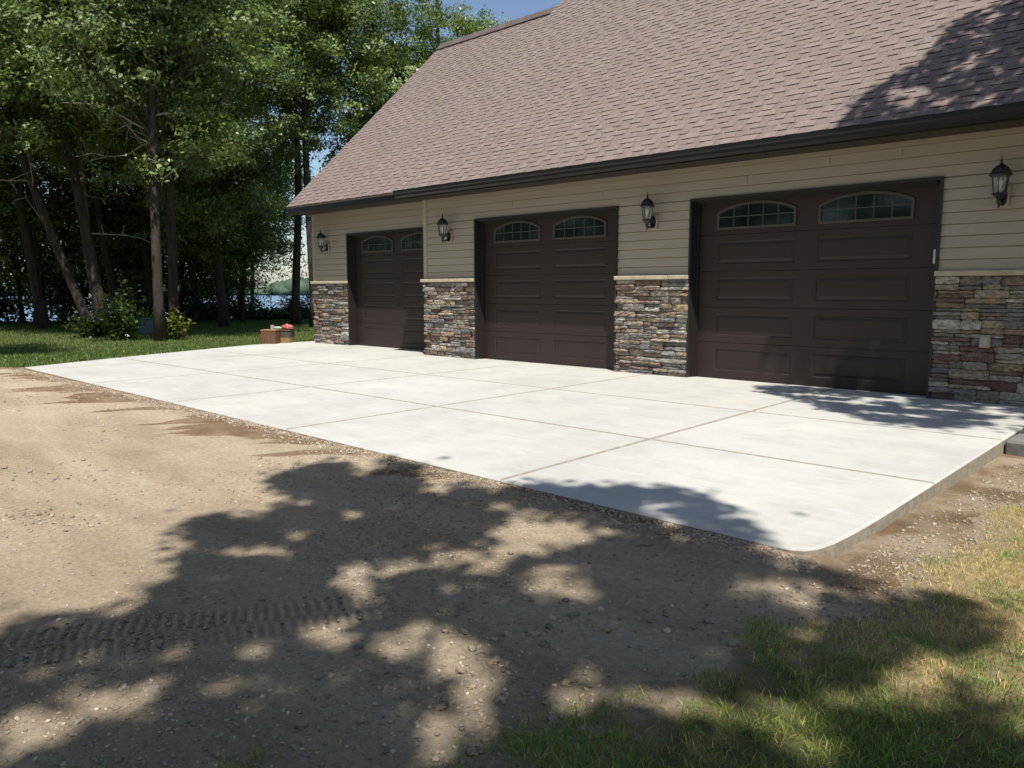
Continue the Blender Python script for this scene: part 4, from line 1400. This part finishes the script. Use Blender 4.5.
GAPS = [(-3.65, 2.5, 0.07, 0.06, 0.1, -0.07), (-3.51, 1.86, 0.15, 0.14, 0.11, -0.06), (-3.59, 2.14, 0.07, 0.07, 0.07, -0.04), (-2.82, 2.0, 0.08, 0.07, 0.17, -0.13), (-2.53, 1.84, 0.04, 0.03, 0.12, -0.09), (-2.42, 2.12, 0.05, 0.04, 0.07, -0.06), (-1.98, 1.78, 0.11, 0.1, 0.15, -0.14), (-1.78, 1.81, 0.02, 0.02, 0.06, -0.06), (-2.87, 0.72, 0.07, 0.06, 0.08, -0.02), (-2.45, 0.83, 0.07, 0.06, 0.09, -0.03), (-2.54, 0.59, 0.07, 0.07, 0.17, -0.04), (-2.14, 0.74, 0.04, 0.03, 0.05, -0.02), (-2.6, 2.96, 0.17, 0.16, 0.21, -0.23), (-2.41, 3.27, 0.04, 0.05, 0.05, -0.06), (-2.13, 2.53, 0.11, 0.11, 0.1, -0.12), (-1.9, 2.41, 0.06, 0.05, 0.07, -0.07), (-2.44, 2.24, 0.06, 0.06, 0.07, -0.06), (-1.55, 1.85, 0.03, 0.03, 0.06, -0.08), (-1.51, 1.96, 0.03, 0.04, 0.06, -0.08), (-1.44, 1.77, 0.07, 0.07, 0.06, -0.06), (-1.41, 3.0, 0.08, 0.08, 0.07, -0.13), (-1.23, 3.04, 0.09, 0.08, 0.05, -0.12), (-1.28, 2.33, 0.05, 0.05, 0.03, -0.07), (-1.07, 1.95, 0.04, 0.04, 0.03, -0.04), (-0.65, 2.54, 0.12, 0.11, 0.06, -0.19), (-0.98, 1.79, 0.04, 0.04, 0.02, -0.04), (-2.33, 3.67, 0.08, 0.07, 0.06, -0.09), (-1.95, 3.73, 0.05, 0.05, 0.03, -0.07)]
shade_tree('tree', 'broad leafy tree behind the camera shading the dirt driveway', (3.4, -3.2), 11, 0.24,
           [(sample_ground(FG, GAPS, 36000, rng, -0.085, 3.6, 0.36, 1), 7.5, 10.5),
            (sample_ground([(-0.92, 3.22), (-0.80, 3.46), (-0.66, 3.36), (-0.62, 3.05), (-0.84, 2.98)], [], 700, rng, -0.085, 2.6, 0.2, 1), 7.5, 9.5)], 61)
# right-hand tree: shades the pad in front of the nearest door, the right pier and the roof
PADP = [(-4.35, 9.3), (-4.16, 8.74), (-3.45, 8.34), (-2.93, 7.84), (-2.42, 7.48), (-2.07, 7.3), (-1.83, 7.46), (-1.57, 7.9), (-1.2, 7.8), (1.5, 7.0), (3.0, 8.5), (1.0, 10.3), (-2.0, 10.3), (-3.4, 9.9)]
pad_pts = sample_ground(PADP, [(-3.5, 8.85, 0.3, 0.03, 0.02, 0.09), (-2.9, 8.5, 0.3, 0.02, 0.0, 0.09), (-2.2, 8.0, 0.25, 0.0, 0.03, 0.08), (-1.6, 8.75, 0.25, 0.0, 0.0, 0.08), (-2.9, 9.05, 0.25, 0.0, 0.0, 0.08), (-2.1, 8.6, 0.3, 0.02, 0.0, 0.06)], 14000, rng, 0.0, 3.4, 0.42, 7)
# roof patch given in plan, lifted onto the roof plane
ROOFP = [(-3.42, 8.9), (-3.42, 9.3), (-3.2, 9.57), (-2.89, 9.74), (-2.75, 9.97), (-2.77, 10.2), (-2.62, 10.38), (-2.38, 10.43), (-2.16, 10.54), (-1.6, 11.2), (-1.0, 13.0), (2.5, 14.0), (3.6, 8.9)]
rp = sample_ground(ROOFP, [(-2.84, 9.35, 0.2, -0.04, 0.04, -0.11), (-2.4, 9.16, 0.08, 0.0, 0.02, -0.07), (-2.08, 9.11, 0.08, 0.0, 0.02, -0.06), (-2.3, 10.31, 0.09, -0.03, 0.02, -0.08)], 26000, rng, 0.0, 2.6, 0.25, 9)
rp[:, 2] = roof_z(rp[:, 1])
wx = rng.uniform(-2.75, 1.5, 5000)
wp = np.stack([wx, np.full(5000, 9.45), rng.uniform(0.0, 1.5, 5000)], -1)
shade_tree('tree', 'leafy tree right of the camera shading the roof corner and the nearest door', (4.6, 3.4), 12, 0.22,
           [(pad_pts, 7.6, 10.5), (rp, 8.8, 11.5), (wp, 7.6, 10.5)], 62)

# ------------------------------------------------------------------ gravel, grass
def rand_rot(n, rng):
    q_ = rng.normal(size=(n, 4)); q_ /= np.linalg.norm(q_, axis=1, keepdims=True)
    w_, x, y, z = q_.T
    return np.stack([np.stack([1 - 2 * (y * y + z * z), 2 * (x * y - z * w_), 2 * (x * z + y * w_)], -1),
                     np.stack([2 * (x * y + z * w_), 1 - 2 * (x * x + z * z), 2 * (y * z - x * w_)], -1),
                     np.stack([2 * (x * z - y * w_), 2 * (y * z + x * w_), 1 - 2 * (x * x + y * y)], -1)], 1)

def pebbles(name, X, Y, size, rng, sub):
    bm = bmesh.new(); bmesh.ops.create_icosphere(bm, subdivisions=max(1, sub + 1), radius=1.0)
    tv = np.array([v.co[:] for v in bm.verts]); tf = np.array([[v.index for v in f.verts] for f in bm.faces]); bm.free()
    n = len(X)
    sh = tv[None] * (1 + 0.22 * rng.normal(size=(n, len(tv), 1)).clip(-1.5, 1.5))
    sh = sh * np.stack([rng.uniform(0.7, 1.3, n), rng.uniform(0.6, 1.0, n), rng.uniform(0.4, 0.8, n)], -1)[:, None, :]
    an = rng.random(n) * 6.28
    c_, s_ = np.cos(an)[:, None], np.sin(an)[:, None]
    tilt = rng.normal(size=(n, 1)) * 0.25
    x_, y_, z_ = sh[..., 0], sh[..., 1], sh[..., 2]
    z_ = z_ + x_ * tilt
    xr, yr_ = x_ * c_ - y_ * s_, x_ * s_ + y_ * c_
    Z = ground_z(X, Y)
    V = np.stack([xr * size[:, None] + X[:, None], yr_ * size[:, None] + Y[:, None], z_ * size[:, None] + (Z + size * 0.18)[:, None]], -1)
    Q = tf[None] + (np.arange(n) * len(tv))[:, None, None]
    pal = np.array([(0.33, 0.275, 0.205), (0.29, 0.225, 0.155), (0.39, 0.335, 0.26), (0.25, 0.22, 0.185), (0.34, 0.26, 0.175), (0.46, 0.41, 0.34)])
    col = pal[rng.choice(6, n, p=[.25, .25, .15, .15, .15, .05])] * rng.uniform(0.75, 1.2, (n, 1))
    cols = np.repeat(col, len(tf), 0)
    return np_mesh(name, V.reshape(-1, 3), Q.reshape(-1, 3), cols)

rng = np.random.default_rng(23)
def keep_dirt(x, y):
    return (x < right_edge(x, y) + 0.06) & ~((y > 3.50) & (x < -1.45) & (x > -14)) & ~((y > 3.42) & (x < -1.2) & (x > -1.5))
# fine grit everywhere near, denser in patches; a band of washed gravel along the pad
xs_, ys_, ss_ = [], [], []
n = 110000
x = rng.uniform(-5.2, -0.6, n); y = rng.uniform(0.4, 4.4, n)
dens = sstep(0.38, 0.66, fbm(x, y, 1.3, 111, 4)) * 0.85 + 0.12
dens = np.maximum(dens, 1.0 * np.exp(-(((x + 1.75) / 0.5) ** 2 + ((y - 1.55) / 0.55) ** 2)))
dens = np.maximum(dens, 0.9 * np.exp(-(((x + 2.2) / 0.45) ** 2 + ((y - 0.95) / 0.4) ** 2)))
dens *= 0.35 + 0.65 * sstep(-4.8, -2.6, x)
k = rng.random(n) < dens * 0.55
xs_.append(x[k]); ys_.append(y[k]); ss_.append(0.0024 + 0.0075 * rng.random(k.sum()) ** 3.4)
n = 9000
x = -1.3 - 12.6 * rng.random(n) ** 1.5; y = 3.49 - np.abs(rng.normal(size=n)) * (0.045 + 0.10 * fbm(x, x * 0, 1.2, 115, 3))
xs_.append(x); ys_.append(y); ss_.append(0.004 + 0.008 * rng.random(n) ** 2)
n = 1500
x = rng.uniform(-1.28, -0.8, n); y = rng.uniform(3.3, 7.0, n)
xs_.append(x); ys_.append(y); ss_.append(0.003 + 0.009 * rng.random(n) ** 3)
n = 5000
x = rng.uniform(-14, -4.5, n); y = rng.uniform(-1.5, 3.4, n)
k = fbm(x, y * 2.0, 0.8, 119, 3) > 0.5
xs_.append(x[k]); ys_.append(y[k]); ss_.append(0.005 + 0.012 * rng.random(k.sum()) ** 3)
x, y, s = np.concatenate(xs_), np.concatenate(ys_), np.concatenate(ss_)
k = keep_dirt(x, y)
x, y, s = x[k], y[k], s[k]
big = s > 0.0062
o = link_mesh('gravel', pebbles('gravel', x[big], y[big], s[big], rng, 1), M['pebble'])
tag(o, kind='stuff')
o = link_mesh('grit', pebbles('grit', x[~big], y[~big], s[~big], rng, 0), M['pebble'])
tag(o, kind='stuff')
n = 420
x = rng.uniform(-3.6, -1.0, n); y = rng.uniform(0.8, 3.6, n)
d = np.exp(-(((x + 1.8) / 0.7) ** 2 + ((y - 1.9) / 0.8) ** 2))
k = (rng.random(n) < d) & keep_dirt(x, y)
s = 0.009 + 0.013 * rng.random(k.sum()) ** 2.5
o = link_mesh('stones', pebbles('stones', x[k], y[k], s, rng, 2), M['pebble'], smooth=False)
tag(o, kind='stuff')

def blades(name, X, Y, h, wd, col, rng, flop=0.5):
    n = len(X)
    an = rng.random(n) * 6.283
    dx, dy = np.cos(an), np.sin(an)
    lean = flop * (0.3 + rng.random(n)) * h
    la = rng.random(n) * 6.283
    lx, ly = np.cos(la) * lean, np.sin(la) * lean
    Z = ground_z(X, Y) - 0.004
    hz = np.sqrt(np.maximum(h * h - lean * lean * 0.8, (0.2 * h) ** 2))
    b0 = np.stack([X - dx * wd / 2, Y - dy * wd / 2, Z], -1)
    b1 = np.stack([X + dx * wd / 2, Y + dy * wd / 2, Z], -1)
    m0 = np.stack([X + lx * .32 - dx * wd * .4, Y + ly * .32 - dy * wd * .4, Z + hz * 0.62], -1)
    m1 = np.stack([X + lx * .32 + dx * wd * .4, Y + ly * .32 + dy * wd * .4, Z + hz * 0.62], -1)
    t0 = np.stack([X + lx - dx * wd * .06, Y + ly - dy * wd * .06, Z + hz], -1)
    t1 = np.stack([X + lx + dx * wd * .06, Y + ly + dy * wd * .06, Z + hz], -1)
    V = np.stack([b0, b1, m1, m0, t1, t0], 1).reshape(-1, 3)
    i = np.arange(n) * 6
    Q = np.stack([np.stack([i, i + 1, i + 2, i + 3], -1), np.stack([i + 3, i + 2, i + 4, i + 5], -1)], 1).reshape(-1, 4)
    return np_mesh(name, V, Q, np.repeat(col, 2, 0))

rng = np.random.default_rng(29)
# foreground lawn: green towards the camera, straw coloured further along the pad
n = 420000
x = -2.3 + 3.6 * rng.random(n); y = 0.4 + 9.0 * rng.random(n) ** 1.7
e = x - right_edge(x, y)
vis = (x < 0.28 - 0.165 * (y - 0.0) + 0.35 + 0.0 * y)
inpad = (x < -1.2) & (y > 3.3)
tuft = fbm(x, y, 5.0, 141, 3)
drymask = sstep(2.3, 2.95, y + 1.2 * (fbm(x, y, 2.0, 71, 3) - 0.5))
cover = sstep(-0.07, 0.20, e + 0.45 * (tuft - 0.5)) * (0.45 + 0.55 * sstep(0.35, 0.55, tuft))
cover = np.where((drymask > 0.5) & (e > 0.05), np.maximum(cover, 0.75), cover)
cover = np.where(y > 6.9, 0, cover)
k = (rng.random(n) < cover) & vis & ~inpad
x, y, dm, tf_ = x[k], y[k], drymask[k], tuft[k]
gt = fbm(x, y, 3.1, 151, 3)
green = rng.random(len(x)) > np.clip(0.15 + 0.80 * dm - 0.95 * dm * sstep(0.52, 0.62, gt), 0.10, 0.93)
colg = np.array([(0.190, 0.275, 0.070)]) * rng.uniform(0.6, 1.5, (len(x), 1)) * np.array([1, 1, 1])
yl = rng.random((len(x), 1)) < 0.2
colg = np.where(yl, colg * np.array([1.6, 1.25, 1.0]), colg)
cold = np.array([(0.68, 0.51, 0.235)]) * rng.uniform(0.5, 1.25, (len(x), 1))
col = np.where(green[:, None], colg, cold)
h = np.where(green, rng.uniform(0.025, 0.060, len(x)) * (0.7 + 0.7 * tf_), rng.uniform(0.02, 0.055, len(x)))
h = h * np.where(dm > 0.5, 0.70, 0.82)
o = link_mesh('foreground_grass', blades('foreground_grass', x, y, h, rng.uniform(0.0018, 0.0042, len(x)), col, rng, 1.0), M['grass'])
tag(o, kind='stuff')
# far lawn beyond the pad
n = 150000
x = -14.3 - 25 * rng.random(n) ** 1.6; y = 1.5 + 22 * rng.random(n)
slabx = np.interp(y, [3.5, 4.71, 5.82, 8.57, 9.9, 10.6], [-13.95, -14.5, -15.0, -16.1, -16.2, -16.2])
ed = -14.35 + 0.5 * (fbm(x, y, 1.5, 3, 3) - 0.5)
k = np.where(y < 3.5, x < ed, x < slabx - 0.01)
k &= (x < -16.3) | (y < 10.6)
x, y = x[k], y[k]
col = np.array([(0.095, 0.155, 0.035)]) * rng.uniform(0.6, 1.4, (len(x), 1))
yl = rng.random((len(x), 1)) < 0.15
col = np.where(yl, col * np.array([1.7, 1.3, 1.0]), col)
o = link_mesh('far_lawn_grass', blades('far_lawn_grass', x, y, rng.uniform(0.04, 0.085, len(x)), rng.uniform(0.008, 0.016, len(x)), col, rng, 0.6), M['grass'])
tag(o, kind='stuff')
